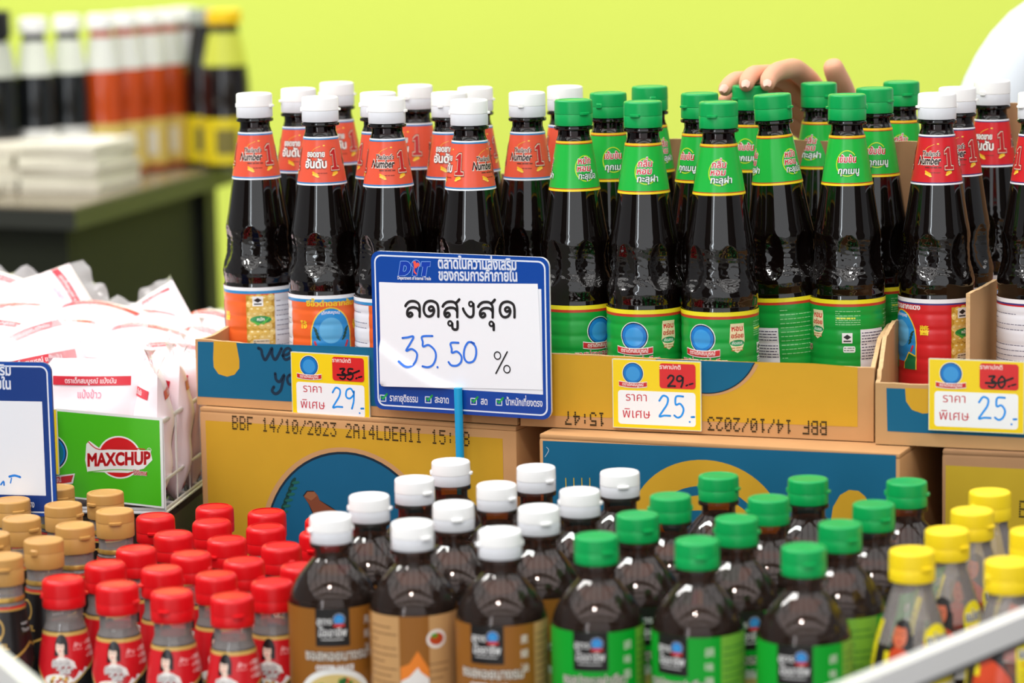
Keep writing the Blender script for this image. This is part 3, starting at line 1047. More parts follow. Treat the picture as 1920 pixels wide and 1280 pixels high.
# ================================================================== tan-cap black-label bottles
def tan_label():
    A = Art()
    R = 22.0
    A.poly([(-69, 236), (69, 236), (69, 196), (40, 196), (22, 204), (8, 196), (-8, 190), (-30, 190), (-69, 196)], (190, 150, 70), 0)
    A.poly([(-69, 232.5), (69, 232.5), (69, 198), (40, 198), (22, 206), (8, 198), (-8, 192), (-30, 192), (-69, 198)], (24, 18, 18), 1)
    A.rect(-69, 234, 69, 236, (206, 60, 50), 2)
    A.ring(-12, 218, 8.5, 9.5, 1.6, (196, 156, 76), 2, 30, -50, 230)
    pts = []
    for k in range(10):
        r = 3.0 if k % 2 == 0 else 1.3
        pts.append((-8 + r * sin(k * pi / 5), 211 + r * cos(k * pi / 5)))
    A.poly(pts, (206, 166, 84), 3)
    A.text('LABEL', -9, 202.5, 6.2, (196, 156, 76), 3, .03, width=19)
    A.rect(-12, 194, -4, 201, (170, 130, 60), 3)
    A.text('www.', 14, 220, 4.6, (225, 225, 225), 3, .0, align='l')
    A.text('Thailand', 14, 214.5, 4.4, (225, 225, 225), 3, .0, align='l')
    b = MB()
    b.art(A, wrapmap([(188, 23.6), (214, 19.3), (236, 16.6)], R), lab_mat, ucuts(R, 50), [200, 207, 214, 225], True)
    return b
H_TAN = 0.275
TAN = [(0.021, 0.0), (0.0250, 0.001), (0.0270, 0.006), (0.0272, 0.150), (0.0262, 0.172), (0.0230, 0.190), (0.0190, 0.2145), (0.0162, 0.2365), (0.0148, 0.2385), (0.0148, 0.252), (0.0155, 0.2525), (0.0155, 0.254)]
def make_tan():
    root = thing('sauce_bottle', None, 'bottle')
    b = MB(); b.lathe(TAN, clear, 40, None, lambda i: clear if TAN[i][1] > 0.2360 else clear_body); b.build('bottle', root)
    liq = [(r - 0.0008, z) for r, z in TAN if 0.0005 < z < 0.244]
    b = MB(); b.lathe([(0.021, 0.0008)] + liq + [(0.001, 0.2390)], P((14, 8, 7), 0.08, 0.5), 40); b.build('sauce', root)
    b = MB()
    b.lathe([(0.0160, 0.2392), (0.0161, 0.2415), (0.0155, 0.243)], P((200, 160, 80), 0.25, 0.5, metal=0.6), 36, capb=False, capt=False)
    tag(b.build('neck_ring', root), 'gold neck ring')
    tag(tan_label().build('label', root), 'black label with gold print')
    c = (192, 144, 78)
    cap_parts(root, 0.2525, H_TAN, 0.0165, c, c, 0.016, 0.4, 0.35, 0.42, 0.0018)
    return root
TAN_ROWS = [[(5, 1033, 5, 0), (75, 1002, -30, 150)], [(-12, 993, 0, 20), (140, 975, -60, 30)], [(40, 962, 0, 40), (215, 948, -40, 0)],
            [(115, 936, 0, 60), (25, 928, 0, 20)], [(197, 914, 0, -50), (105, 904, 0, 20)]]
TN = [['gold-capped black-label bottle cut by the left photo edge in front', 'gold-capped black-label bottle left of the first red cap in front'],
      ['gold-capped bottle cut by the left photo edge, second row', 'gold-capped bottle right behind the front one, beside the red caps'],
      ['gold-capped bottle in the third row below the left sign', 'gold-capped bottle at the right end, touching the red caps'],
      ['gold-capped bottle standing in front of the left blue sign', 'gold-capped bottle near the lower right corner of the left sign'],
      ['gold-capped bottle in the last row partly behind the left sign', 'gold-capped bottle in the last row below the green basket board']]
place_rows(seat(make_tan(), 1.067, H_TAN, Z_TAN), TAN_ROWS, Z_TAN, 8, 0.0582, 'gold-cap black-label bottles at the left', lambda r, k: TN[r][k])

# ================================================================== yellow-cap clear bottles
Z_YEL = -0.525
H_YEL = 0.245
YEL = [(0.025, 0.0), (0.0310, 0.001), (0.0335, 0.006), (0.0335, 0.135), (0.0322, 0.155), (0.0290, 0.172), (0.0235, 0.190), (0.0190, 0.204), (0.0165, 0.212), (0.0158, 0.2135), (0.0158, 0.2205), (0.0165, 0.221), (0.0165, 0.223)]
YP = [(120, 33.8), (135, 33.75), (155, 32.45), (172, 29.25), (190, 23.75), (204, 19.25)]
def yellow_label():
    A = Art()
    R = 30.0
    # portrait
    A.ell(-15, 182, 8.5, 12, (24, 18, 16), 0, 22)
    A.poly([(-24, 180), (-26, 160), (-6, 160), (-5, 182)], (24, 18, 16), 0)
    A.ell(-17, 181, 6.6, 9.4, (200, 104, 70), 1, 20)
    A.ell(-15, 190, 7.5, 3, (24, 18, 16), 2, 16)
    for sx in (-20, -14.5): A.ell(sx, 182.5, 1.2, .6, (40, 20, 16), 2, 8)
    A.ell(-17.2, 176, 2.2, .8, (180, 50, 50), 2, 8)
    A.poly([(-31, 150), (-29, 164), (-21, 172), (-13, 171), (-6, 166), (0, 158), (2, 150), (2, 130), (-31, 130)], (206, 72, 40), 1)
    A.rect(-31, 128, 40, 142, (224, 222, 220), 2)
    A.rect(-30, 158, -25, 168, (230, 210, 40), 2)
    A.text('ปลาร้า', -16, 130, 10, (60, 60, 90), 3, .04, width=24)
    # badge
    A.poly([(4, 142)] + [(20 - 15.5 * cos(radians(k * 10)), 176 + 13 * sin(radians(k * 10))) for k in range(19)] + [(36, 142)], (232, 214, 30), 1)
    for l, c, bo in ((3, (236, 236, 236), .08), (4, (60, 66, 90), .035)):
        A.text('แม่ยาย', 20, 174, 9.5, c, l, bo, width=27, shear=.1)
    A.lines(8, 167, 32, 171, 1, 1.8, (226, 150, 40), 2, 3)
    A.lines(7, 150, 33, 164, 4, 1.0, (190, 160, 30), 2, 4)
    A.poly([(40, 196), (66, 192), (72, 150), (44, 140)], (40, 130, 60), 0)
    A.lines(46, 150, 66, 186, 7, 1.2, (230, 230, 210), 1, 6)
    A.poly([(-40, 190), (-70, 190), (-74, 145), (-42, 140)], (232, 214, 30), 0)
    A.lines(-68, 150, -45, 186, 7, 1.2, (120, 60, 40), 1, 7)
    b = MB()
    b.art(A, wrapmap(YP, R), lab_mat, ucuts(R, 50), [135, 145, 155, 163, 172, 181, 190, 197], True)
    return b
def make_yellow():
    root = thing('sauce_bottle', None, 'bottle')
    b = MB(); b.lathe(YEL, clear, 44, None, lambda i: clear if YEL[i][1] > 0.160 else clear_body); b.build('bottle', root)
    liq = [(r - 0.0009, z) for r, z in YEL if 0.0005 < z < 0.160]
    b = MB(); b.lathe([(0.025, 0.0008)] + liq + [(0.001, 0.1556)], P((78, 40, 22), 0.1, 0.5, noise=.3, nscale=120), 44); b.build('sauce', root)
    tag(yellow_label().build('label', root), 'clear label with a portrait and a yellow badge')
    c = (246, 214, 28)
    cap_parts(root, 0.2208, H_YEL, 0.0184, c, c, 0.017, 0.4, 0.3, 0.55, 0.0025)
    return root
Y_ROWS = [[(1710, 1022, 12, 40), (1890, 1042, 5, 120)], [(1776, 984, 20, 50), (1935, 985, 0, 0)], [(1823, 947, 10, 60)], [(1856, 912, 0, 130)]]
YN = [['yellow-capped clear bottle at the left end, beside the green caps', 'yellow-capped clear bottle nearest the white rail at right'],
      ['yellow-capped clear bottle second in the receding yellow row', 'yellow-capped clear bottle almost wholly cut by the right photo edge'],
      ['yellow-capped clear bottle third in the receding yellow row'], ['yellow-capped clear bottle farthest back, before the lower right carton']]
place_rows(seat(make_yellow(), 1.0, H_YEL, Z_YEL), Y_ROWS, Z_YEL, 8, 0.0676, 'yellow-cap bottles at the lower right', lambda r, k: YN[r][k])
#SMALL_END

# ================================================================== cartons
YEL_INK, BLUE_INK = (206, 158, 40), (14, 96, 132)
def ink(c): return P(c, 0.7, 0.25, noise=0.05, nscale=30)
def panel(b, fr, u0, u1, v0, top, th, m, edge, n=24):
    # upright cardboard panel: outer face on fr, th thick behind it, top(u) its cut edge
    N = fr.n * -th
    for i in range(n):
        ua, ub = u0 + (u1 - u0) * i / n, u0 + (u1 - u0) * (i + 1) / n
        A0, A1, B0, B1 = fr.pt(ua, v0), fr.pt(ua, top(ua)), fr.pt(ub, v0), fr.pt(ub, top(ub))
        b.face([A0, B0, B1, A1], m)
        b.face([B0 + N, A0 + N, A1 + N, B1 + N], m)
        b.face([A1, B1, B1 + N, A1 + N], edge)
        b.face([A0, A0 + N, B0 + N, B0], m)
        if i == 0: b.face([A0, A1, A1 + N, A0 + N], edge)
        if i == n - 1: b.face([B0, B0 + N, B1 + N, B1], edge)
def rag(seed, amp=0.9):
    r = random.Random(seed)
    ph = [r.uniform(0, 6) for _ in range(4)]
    return lambda u: amp * (sin(u * .05 + ph[0]) * .6 + sin(u * .21 + ph[1]) * .35 + sin(u * .6 + ph[2]) * .2)
def tray(label, pa, pb, depth, topf, backh, artf, lefth=None, righth=None, mk=kraft, ldir=None, rdir=None, group='cut-open cartons holding the tall bottles'):
    a, c = unp(pa[0], pa[1], Z_CARTON), unp(pb[0], pb[1], Z_CARTON)
    ax = (c - a).normalized()
    W_ = (c - a).length * 1000
    root = thing('carton_tray', label, 'carton', a, 0, group)
    o = Vector((0, 0, 0))
    dn = Vector((-ax.y, ax.x, 0))           # inward (away from the eye)
    fr = Frame(a, ax)
    # meshes are built in world coordinates, then set back to the tray's own origin
    def fin(b, name): 
        ob = b.build(name, root, recalc=True)
        ob.data.transform(Matrix.Translation(-a))
        return ob
    b = MB(); panel(b, fr, 0, W_, 0, topf, 0.004, mk(), kraft_edge(), 60)
    A = Art(); artf(A, fr, W_); b.art(A, lambda u, v, h: fr.pt(u, v, 0.0002 + h), ink)
    fin(b, 'front_panel')
    D_ = depth * 1000
    for nm, org, hh in (('left', a, lefth), ('right', c, righth)):
        # the side follows the bulge the bottles give it: one or two straight runs
        runs = (ldir if nm == 'left' else rdir) or ((dn, depth, dn),)
        b = MB()
        st, u_ = Vector(org), 0.0
        for d_, L_, _ in runs:
            dv = Vector(d_).normalized()
            fs = Frame(st, dv)
            fs.n = Vector((-dv.y, dv.x, 0)) if nm == 'left' else Vector((dv.y, -dv.x, 0))
            panel(b, fs, 4 if u_ == 0 else 0, L_ * 1000, 0, lambda u, k=u_: hh(u + k * 1000), 0.004, mk(), kraft_edge(), 30)
            st = st + dv * L_
            u_ += L_
        fin(b, 'side_panel')
    fb = Frame(a + dn * depth, ax); 
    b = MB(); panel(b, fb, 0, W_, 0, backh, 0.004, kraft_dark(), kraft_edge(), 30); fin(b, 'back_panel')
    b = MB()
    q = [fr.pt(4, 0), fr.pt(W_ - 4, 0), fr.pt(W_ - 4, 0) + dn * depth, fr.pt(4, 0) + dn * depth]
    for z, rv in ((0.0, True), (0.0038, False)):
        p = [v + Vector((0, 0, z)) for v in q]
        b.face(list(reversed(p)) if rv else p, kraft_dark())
    fin(b, 'base')
    return root, fr

def art_left_tray(A, fr, W_):
    T = fr.px
    A.quad([T(371, 640), (W_ - 3, T(960, 660)[1]), (W_ - 3, 11), T(371, 743)], BLUE_INK, 0)
    # drop
    p = [(401, 639), (443, 642), (449, 675), (449, 690), (440, 702), (426, 706), (410, 701), (401, 688), (400, 672)]
    A.poly([T(*q) for q in p], YEL_INK, 1)
    dk = (20, 44, 66)
    def Q(x, y): return T(380 + x / 4, 440 + y / 4)
    for st, w_ in (([(418, 850), (440, 862), (448, 900), (470, 938), (500, 890), (520, 850), (522, 900), (545, 936), (575, 890), (592, 852)], 3.2),
                   ([(600, 905), (640, 895), (662, 868), (640, 850), (612, 872), (604, 910), (625, 936), (668, 915)], 3.0),
                   ([(545, 1040), (552, 1085), (580, 1100), (612, 1050), (600, 1110), (585, 1165), (550, 1192), (522, 1170), (535, 1140)], 3.2),
                   ([(655, 1050), (635, 1075), (645, 1115), (672, 1120), (690, 1085), (668, 1050)], 3.0)):
        A.stroke([Q(*p_) for p_ in st], w_, dk, 1)
def topline(p0, p1, rg, sag=0):
    def f(u):
        t = (u - p0[0]) / (p1[0] - p0[0])
        return p0[1] + (p1[1] - p0[1]) * t - sag * sin(pi * min(1, max(0, t))) + rg(u)
    return f
_a, _c = unp(370, 758, Z_CARTON), unp(970, 797, Z_CARTON)
_f = Frame(_a, _c - _a)
tray('low cut carton with blue front and yellow drop holding orange-label bottles', (370, 758), (970, 797), 0.285,
     topline(_f.px(370, 636), _f.px(700, 662), rag(1, .6)), lambda u: 212 + rag(2, 1)(u), art_left_tray,
     lambda u: 66 + (40 * max(0, (u - 30) / 250)), lambda u: 60 + 110 * max(0, min(1, (u - 40) / 200)),
     rdir=(((.339, .941, 0), .159, 0), ((.473, .88, 0), .13, 0)))
def art_mid_tray(A, fr, W_):
    T = fr.px
    A.quad([(3, T(1036, 664)[1]), T(1170, 669), T(1330, 676), T(1525, 681), T(1608, 688), T(1608, 800), T(1040, 779), (3, T(985, 777)[1])], YEL_INK, 0)
    c0 = T(1322, 640)
    r = T(1420, 640)[0] - c0[0]
    pts = [(c0[0] + r * cos(radians(a)), T(1322, 736)[1] + (c0[1] - T(1322, 736)[1]) * (1 + sin(radians(a)))) for a in range(200, 341, 5)]
    lim = T(1322, 676)[1]
    ring = [(c0[0] + (x - c0[0]) * 1.09, y - 3) for x, y in pts]
    A.poly([(x, min(y, lim)) for x, y in ring], (196, 148, 100), 1)
    A.poly([(c0[0] + (x - c0[0]) * 1.02, min(y - 1, lim)) for x, y in pts], (20, 40, 56), 2)
    A.poly([(x, min(y, lim)) for x, y in pts], BLUE_INK, 3)
    A.dots('BBF 14/10/2023 2A14LDEA1I 15:47', T(1549, 789 + 2), T(1058, 772), 11.5, (56, 42, 20), 4, .85)
_a, _c = unp(976, 798, Z_CARTON), unp(1638, 828, Z_CARTON)
_f = Frame(_a, _c - _a)
tray('low cut carton with yellow front and upside-down date print holding green-cap bottles', (976, 798), (1638, 828), 0.30,
     topline(_f.px(1036, 662), _f.px(1638, 690), rag(5, .5), 0.5), lambda u: 250 + rag(6, 1)(u), art_mid_tray,
     lambda u: 66 + 100 * max(0, (u - 30) / 250), lambda u: 66 + 18 * max(0, min(1, (u - 8) / 70)) + rag(9, .8)(u), rdir=(((.215, .977, 0), .172, 0), ((.44, .90, 0), .14, 0)),
     ldir=(((.339, .941, 0), .159, 0), ((.473, .88, 0), .14, 0)))
def art_right_tray(A, fr, W_):
    T = fr.px
    A.quad([T(1662, 727), T(1990, 742), T(1990, 824), T(1664, 808)], BLUE_INK, 0)
    p = [(1697, 727), (1746, 729), (1750, 765), (1745, 774), (1730, 775), (1710, 768), (1699, 752)]
    A.poly([T(*q) for q in p], YEL_INK, 1)
def _rt(u): return 120
tray('low cut carton with blue front and yellow drop holding red-label bottles', (1641, 832), (2160, 856), 0.42,
     lambda u: 57 + rag(12, .5)(u), lambda u: 282 + rag(13, 1)(u), art_right_tray,
     lambda u: 57 + (8 if u > 20 else 0) + 24 * max(0, min(1, (u - 30) / 40)) + rag(14, 1)(u), lambda u: 70,
     mk=lambda: P((190, 150, 104), .85, .2, noise=.1, nscale=25), ldir=(((.215, .977, 0), .172, 0), ((.44, .90, 0), .20, 0)))
# upright cardboard flap between the red-label bottles
fp = at(1818, 745, 2.80); fq = at(1868, 745, 2.90)
b = MB(); ff = Frame(Vector((fp.x, fp.y, CZ + Z_CARTON + .004)), Vector((fq.x - fp.x, fq.y - fp.y, 0)))
panel(b, ff, 0, (fq - fp).xy.length * 1000, 0, lambda u: 118 + rag(3, .6)(u), 0.004, P((190, 152, 108), .85, .2, noise=.1, nscale=25), kraft_edge(), 12)
tag(b.build('cardboard_divider'), 'upright brown cardboard piece between two red-label bottles', 'cardboard')

def carton(label, pa, pb, depth, artf, mk=kraft):
    a, c = unp(pa[0], pa[1], Z_CARTON - 0.001), unp(pb[0], pb[1], Z_CARTON - 0.001)
    ax = (c - a).normalized()
    W_ = (c - a).length
    dn = Vector((-ax.y, ax.x, 0))
    H_ = Z_CARTON - 0.001 - Z_TABLE
    root = thing('carton', label, 'carton', (a.x, a.y, CZ + Z_TABLE), atan2(ax.y, ax.x), 'closed cartons under the trays')
    b = MB(); b.box(0, W_, 0, depth, 0, H_ - 0.004, mk(), bev=0.003)
    fr = Frame(a - Vector((0, 0, H_)), ax)
    A = Art(); artf(A, fr, W_ * 1000, H_ * 1000)
    b.art(A, lambda u, v, h: Vector((u / 1000, -0.0002 - h, v / 1000)), ink)
    b.build('box', root)
    for y0, y1 in ((0.0005, depth / 2 - 0.001), (depth / 2 + 0.001, depth - 0.0005)):
        b = MB(); b.box(0.0005, W_ - 0.0005, y0, y1, H_ - 0.0045, H_, mk(), bev=0.0015); b.build('top_flap', root)
    return root
def art_ll(A, fr, W_, H_):
    T = fr.px
    l, r = T(389, 900)[0], T(944, 900)[0]
    A.quad([(l, 10), (r, 10), (r, T(944, 822)[1]), (l, T(389, 788)[1])], YEL_INK, 0)
    A.dots('BBF 14/10/2023 2A14LDEA1I 15:38', T(437, 803), T(882, 835), 12.5, (62, 46, 22), 3, .85)
    cx, cy = T(655, 1030)
    rr = T(655, 848)[1] - cy
    rx = rr * .95
    A.ell(cx, cy, rx * 1.07, rr * 1.05, (196, 148, 100), 1, 60)
    A.ell(cx, cy, rx * 1.01, rr * 1.005, (20, 40, 56), 2, 60)
    A.ell(cx, cy, rx * .985, rr * .98, (16, 92, 130), 3, 60)
    # sauce bottle drawing and leaves (the figure itself is left out)
    p = [(570, 930), (577, 921), (590, 921), (596, 928), (600, 938), (618, 950), (640, 962), (660, 1000), (640, 1030), (600, 1000), (588, 962), (580, 945)]
    A.poly([T(x - 1.5 if x < 610 else x + 1.5, y - 1.5 if y < 960 else y + 1.5) for x, y in p], (20, 30, 40), 4)
    A.poly([T(*q) for q in p], (128, 68, 44), 5)
    A.poly([T(*q) for q in ((571, 930), (577, 922), (590, 922), (595, 929), (584, 938))], (150, 92, 60), 6)
    for k in range(9):
        x, y = T(550 - 4.2 * k, 902 + 11 * k)
        A.ell(x, y, 5.2, 2.0, (20, 60, 56), 4, 10, rot=.9)
        A.ell(x + 3, y - 1, 4.6, 1.6, (28, 96, 84), 5, 10, rot=.2)
carton('closed carton with yellow front, date print and blue medallion under the left tray', (373, 763), (968, 800), 0.30, art_ll)
def art_lm(A, fr, W_, H_):
    T = fr.px
    l, r = T(1019, 900)[0], T(1680, 900)[0]
    A.quad([(l, 8), (r, 8), (r, T(1680, 853)[1]), (l, T(1019, 826)[1])], BLUE_INK, 0)
    cx, by = T(1325, 990)
    rx = T(1470, 990)[0] - cx
    ry = T(1325, 862)[1] - by
    A.ell(cx, by, rx, ry, YEL_INK, 1, 60)
    A.ell(cx, by, rx * .70, ry * .62, BLUE_INK, 2, 50)
    A.ell(cx, by, rx * .64, ry * .48, YEL_INK, 3, 50)
    A.ell(cx, by, rx * .58, ry * .26, BLUE_INK, 4, 50)
    for k in range(4):
        x0 = 1061 + 15 * k
        A.stroke([T(x0, 896), T(x0 + .5, 915 + k)], .9, (200, 170, 40), 2, False)
    p = [(1556, 990), (1562, 950), (1575, 928), (1592, 918), (1610, 920), (1622, 930), (1640, 960), (1645, 990)]
    A.poly([T(*q) for q in p], YEL_INK, 1)
    A.stroke([T(1025, 838), T(1029, 843), T(1026, 850), T(1022, 856)], .5, (200, 214, 220), 2)
carton('closed carton with blue front and yellow arch under the middle tray', (1010, 813), (1688, 851), 0.27, art_lm)
def art_lr(A, fr, W_, H_):
    T = fr.px
    l = T(1773, 900)[0]
    A.quad([(l, 8), (W_ - 10, 8), (W_ - 10, T(1990, 883)[1]), (l, T(1773, 872)[1])], (190, 160, 40), 0)
    A.dots('BBF', T(1912, 968), T(1970, 972), 14, (50, 46, 24), 2, .9)
carton('closed carton with plain yellow front under the right tray', (1766, 843), (2140, 858), 0.27, art_lr, kraft_dark)
#CARTON_END

# ================================================================== price signs
def sign_board(fr, w, h, th, mat_edge):
    pass
NAVY = (16, 70, 160)
def marker(c): return P(c, 0.5, 0.3)
def glossy_print(c): return P(c, 0.22, 0.5)
def rounded_slab(b, fr, w, h, th, r, m, u0=0, v0=0):
    pts = []
    for cx, cy, a0 in ((w - r, h - r, 0), (r, h - r, 90), (r, r, 180), (w - r, r, 270)):
        for k in range(7):
            a = radians(a0 + k * 15)
            pts.append((u0 + cx + r * cos(a), v0 + cy + r * sin(a)))
    f = [b.bm.verts.new(fr.pt(u, v, 0)) for u, v in pts]
    g = [b.bm.verts.new(fr.pt(u, v, -th)) for u, v in pts]
    mi = b.slot(m)
    for q in (f, list(reversed(g))):
        x = b.bm.faces.new(q); x.material_index = mi
    for i in range(len(pts)):
        k = (i + 1) % len(pts)
        x = b.bm.faces.new((f[i], g[i], g[k], f[k])); x.material_index = mi
def sign(label, cpx, y0, ax, wh, scale_px, has_paper=True):
    pass

def build_sign(label, center, ax, w, h, full, root_name='price_sign'):
    o = center - ax * (w / 2000) - Vector((0, 0, h / 2000))
    fr = Frame(o, ax)
    root = thing(root_name, label, 'sign', (center.x, center.y, CZ + Z_TABLE), 0, None)
    return root, fr
def at_origin(ob, root):
    ob.data.transform(Matrix.Translation(-Vector(root.location)))
    return ob
_a, _c = unp(370, 758, Z_CARTON), unp(970, 797, Z_CARTON)
LAX = (_c - _a).normalized()
LN = Vector((LAX.y, -LAX.x, 0))             # toward the eye
def on_plane(px, py, off):                  # on a plane parallel to the left tray front, off metres nearer the eye
    d = ray(px, py)
    c = Vector((0, 0, CZ))
    n = LN
    t_ = ((_a + n * off) - c).dot(n) / d.dot(n)
    return c + d * t_
def sign_art(A, Z, w, h, tx=True):
    # Z maps points of the sign's own drawing to mm
    A.rrect(0.0, 0.0, w, h, 9, NAVY, 0)
    i = 3.4
    A.rrect(i, i, w - i, h - i, 7.5, (228, 236, 248), 1)
    A.rrect(i + 1.5, i + 1.5, w - i - 1.5, h - i - 1.5, 6.4, NAVY, 2)
    A.rect(w * .045, h * .155, w * .957, h * .806, (236, 239, 246), 3)
SIGN_OFF = 0.016
c0 = on_plane(863, 627, SIGN_OFF)
tl, tr2, bl2 = on_plane(696, 472, SIGN_OFF), on_plane(1029, 481, SIGN_OFF), on_plane(701, 769, SIGN_OFF)
w_s = abs((on_plane(1031, 630, SIGN_OFF) - on_plane(699, 624, SIGN_OFF)).dot(LAX)) * 1000
h_s = (on_plane(863, 476, SIGN_OFF).z - on_plane(866, 776, SIGN_OFF).z) * 1000
root, fr = build_sign('blue-framed white percent sign on a blue stick before the cartons', c0, LAX, w_s, h_s, True)
A = Art()
sign_art(A, None, w_s, h_s)
def SZ(x, y): return fr.px(680 + x / 3.766, 460 + y / 3.766)       # drawing coordinates of the sign as photographed
wht = (238, 240, 248)
for t_, xa, xb, ya, yb, hh in (('ตลาดในความส่งเสริม', 534, 1088, 160, 172, 15.5), ('ของกรมการค้าภายใน', 538, 1094, 244, 252, 15.5)):
    A.textf(t_, SZ(xa, ya), SZ(xb, yb), hh * .95, (150, 176, 226), 4, .05)
    A.textf(t_, SZ(xa, ya), SZ(xb, yb), hh * .95, wht, 5, .012)
def DZ(x, y): return fr.px(730 + x / 19.2, 480 + y / 19.2)
LT, DK = (130, 176, 250), (24, 62, 172)
Dq = [(410, 178), (620, 178), (700, 205), (760, 265), (785, 330), (785, 460), (740, 570), (660, 650), (570, 700), (330, 700)]
Di = [(540, 335), (590, 345), (630, 390), (625, 460), (585, 530), (540, 550), (505, 535)]
Tq = [(1165, 195), (1500, 195), (1475, 375), (1380, 380), (1325, 720), (1160, 715), (1215, 380), (1145, 375)]
Iq = [(965 + 152 * sin(radians(a)), 290 - 152 * cos(radians(a))) for a in range(-140, 141, 20)] + [(1005, 710), (835, 705)]
for q, c_ in ((Dq, DK), (Di, NAVY), (Tq, DK), (Iq, DK)):
    p_ = [DZ(*v) for v in q]
    A.poly(p_, c_, 4 if q is not Di else 5)
    A.stroke(p_ + [p_[0]], .55, LT, 6, False)
for q in ([(850, 210), (930, 165), (965, 200), (975, 255), (1040, 225), (1095, 270), (1105, 330), (1060, 370), (1010, 390), (1000, 430), (940, 425), (920, 470), (930, 540), (1000, 620), (985, 670), (900, 590), (880, 530), (905, 440), (890, 330), (885, 270)],):
    A.poly([DZ(*v) for v in q], (238, 92, 78), 7)
A.textf('Department of Internal Trade', SZ(248, 238), SZ(484, 244), 4.6, wht, 4, .03)
for x, tt, xb in ((125, 'ราคายุติธรรม', (193, 392)), (444, 'สะอาด', (511, 610)), (765, 'สด', (835, 882)), (944, 'น้ำหนักเที่ยงตรง', (1013, 1272))):
    yb = 1098 + (x - 125) * .035
    q = [SZ(x, yb), SZ(x + 40, yb + 1.5), SZ(x + 40, yb - 40), SZ(x, yb - 43)]
    for k in range(4): A.stroke([q[k], q[(k + 1) % 4]], .9, (220, 228, 244), 4, False)
    A.stroke([SZ(x + 8, yb - 30), SZ(x + 18, yb - 14), SZ(x + 48, yb - 50)], 2.0, (40, 170, 80), 5, False)
    A.textf(tt, SZ(xb[0], yb - 1), SZ(xb[1], yb + (xb[1] - xb[0]) * .035 + 2), 9.6, wht, 4, .02)
b = MB()
rounded_slab(b, fr, w_s, h_s, 0.003, 9, P((230, 232, 236), .4))
b.art(A, lambda u, v, h: fr.pt(u, v, .0002 + h), glossy_print)
at_origin(b.build('board', root), root)
# paper sheet with the lower left part bulging off the board
pa, pb_, pc, pd = SZ(118, 262), SZ(1238, 270), SZ(1274, 1018), SZ(134, 990)
def lift(u, v):
    x0, y0 = pd
    t_ = (u - x0) / (SZ(730, 960)[0] - x0)
    vb = y0 + (SZ(150, 690)[1] - y0) * max(0.0, 1 - t_) ** 1.6 + 2.0
    k = max(0.0, min(1.0, (vb - v) / 9 + .2)) if 0 <= t_ <= 1.05 else 0
    return .0008 + .0030 * k * k * (3 - 2 * k) * min(1, max(0, 1.05 - t_) * 5)
A = Art()
A.quad([pd, pc, pb_, pa], (240, 241, 246), 0)
def HZ(x, y): return fr.px(740 + x / 7.68, 540 + y / 7.68)
INK = (34, 32, 34)
lo = [(366, 408), (367, 330), (365, 265), (350, 222), (310, 193), (262, 185), (215, 195), (180, 225), (162, 255)]
li = [(364, 335), (335, 292), (275, 274), (215, 290), (190, 330), (188, 375), (205, 402), (232, 406), (260, 385), (253, 360), (230, 352), (211, 370)]
dd = [(635, 408), (635, 300), (620, 230), (580, 195), (527, 182), (470, 197), (435, 240), (425, 310), (440, 365), (470, 398), (510, 405), (550, 385), (572, 340), (572, 300), (555, 270), (527, 264), (503, 282), (504, 310), (527, 326), (549, 314)]
so = [(907, 415), (908, 330), (905, 265), (885, 220), (850, 197), (805, 192), (760, 200), (720, 228), (698, 262)]
si = [(905, 330), (870, 290), (810, 279), (755, 295), (728, 335), (725, 375), (742, 405), (768, 412), (797, 390), (792, 362), (768, 354), (748, 370)]
uu = [(836, 505), (838, 560), (850, 585), (878, 595), (906, 585), (913, 550), (912, 478)]
ng = [(1140, 225), (1142, 290), (1140, 370), (1125, 405), (1095, 415), (1060, 400), (1025, 360), (1002, 322), (992, 292)]
for st, dx, dy in ((lo, 0, 0), (li, 0, 0), (dd, 0, 0), (so, 0, 0), (si, 0, 0), ([(885, 217), (915, 187), (937, 160)], 0, 0), (uu, 0, 0), (ng, 0, 0),
                   (so, 511, 5), (si, 511, 5), ([(885, 217), (915, 187), (937, 160)], 511, 5), ([(1431, 512), (1433, 560), (1433, 600)], 0, 0), (dd, 1097, 11)):
    A.stroke([HZ(x + dx, y + dy) for x, y in st], 2.65, INK, 1)
for x, y in ((805, 505), (1105, 226), (1399, 512)):
    A.ring(*HZ(x, y), 3.05, 3.2, 2.0, INK, 1, 24)
A.stroke([SZ(1024, 750), SZ(944, 902)], 1.5, (34, 32, 34), 1, False)
for q in ((955, 776), (1022, 872)):
    A.ring(*SZ(*q), 3.9, 4.2, 1.2, (34, 32, 34), 1, 24)
BM = (54, 118, 226)
for st in ([(284, 652), (320, 648), (362, 642), (340, 690), (310, 742), (350, 730), (386, 760), (380, 810), (350, 850), (310, 850), (265, 815)],
           [(496, 638), (424, 642), (428, 680), (430, 712), (470, 702), (512, 740), (520, 790), (500, 840), (465, 858), (426, 852)],
           [(680, 686), (626, 688), (632, 730), (634, 756), (670, 748), (700, 780), (698, 820), (670, 846), (630, 845), (610, 822)],
           [(790, 690), (750, 682), (722, 730), (720, 790), (745, 824), (785, 815), (804, 770), (800, 715), (770, 680)]):
    A.stroke([SZ(*q) for q in st], 2.1, BM, 1)
A.ell(*SZ(532, 858), 1.2, 1.2, BM, 1, 10)
b = MB()
us = [pd[0] + k * 4 for k in range(1, 42)]
vs_ = [pd[1] + k * 3 for k in range(-2, 36)]
b.art(A, lambda u, v, h: fr.pt(u, v, lift(u, v) + h * 4), lambda c: P(c, .6, .3), us, vs_, True)
tag(at_origin(b.build('paper', root, recalc=False), root), 'white paper with the handwritten 35.50')
b = MB()
s0, s1 = SZ(688, 1000), SZ(700, 1400)
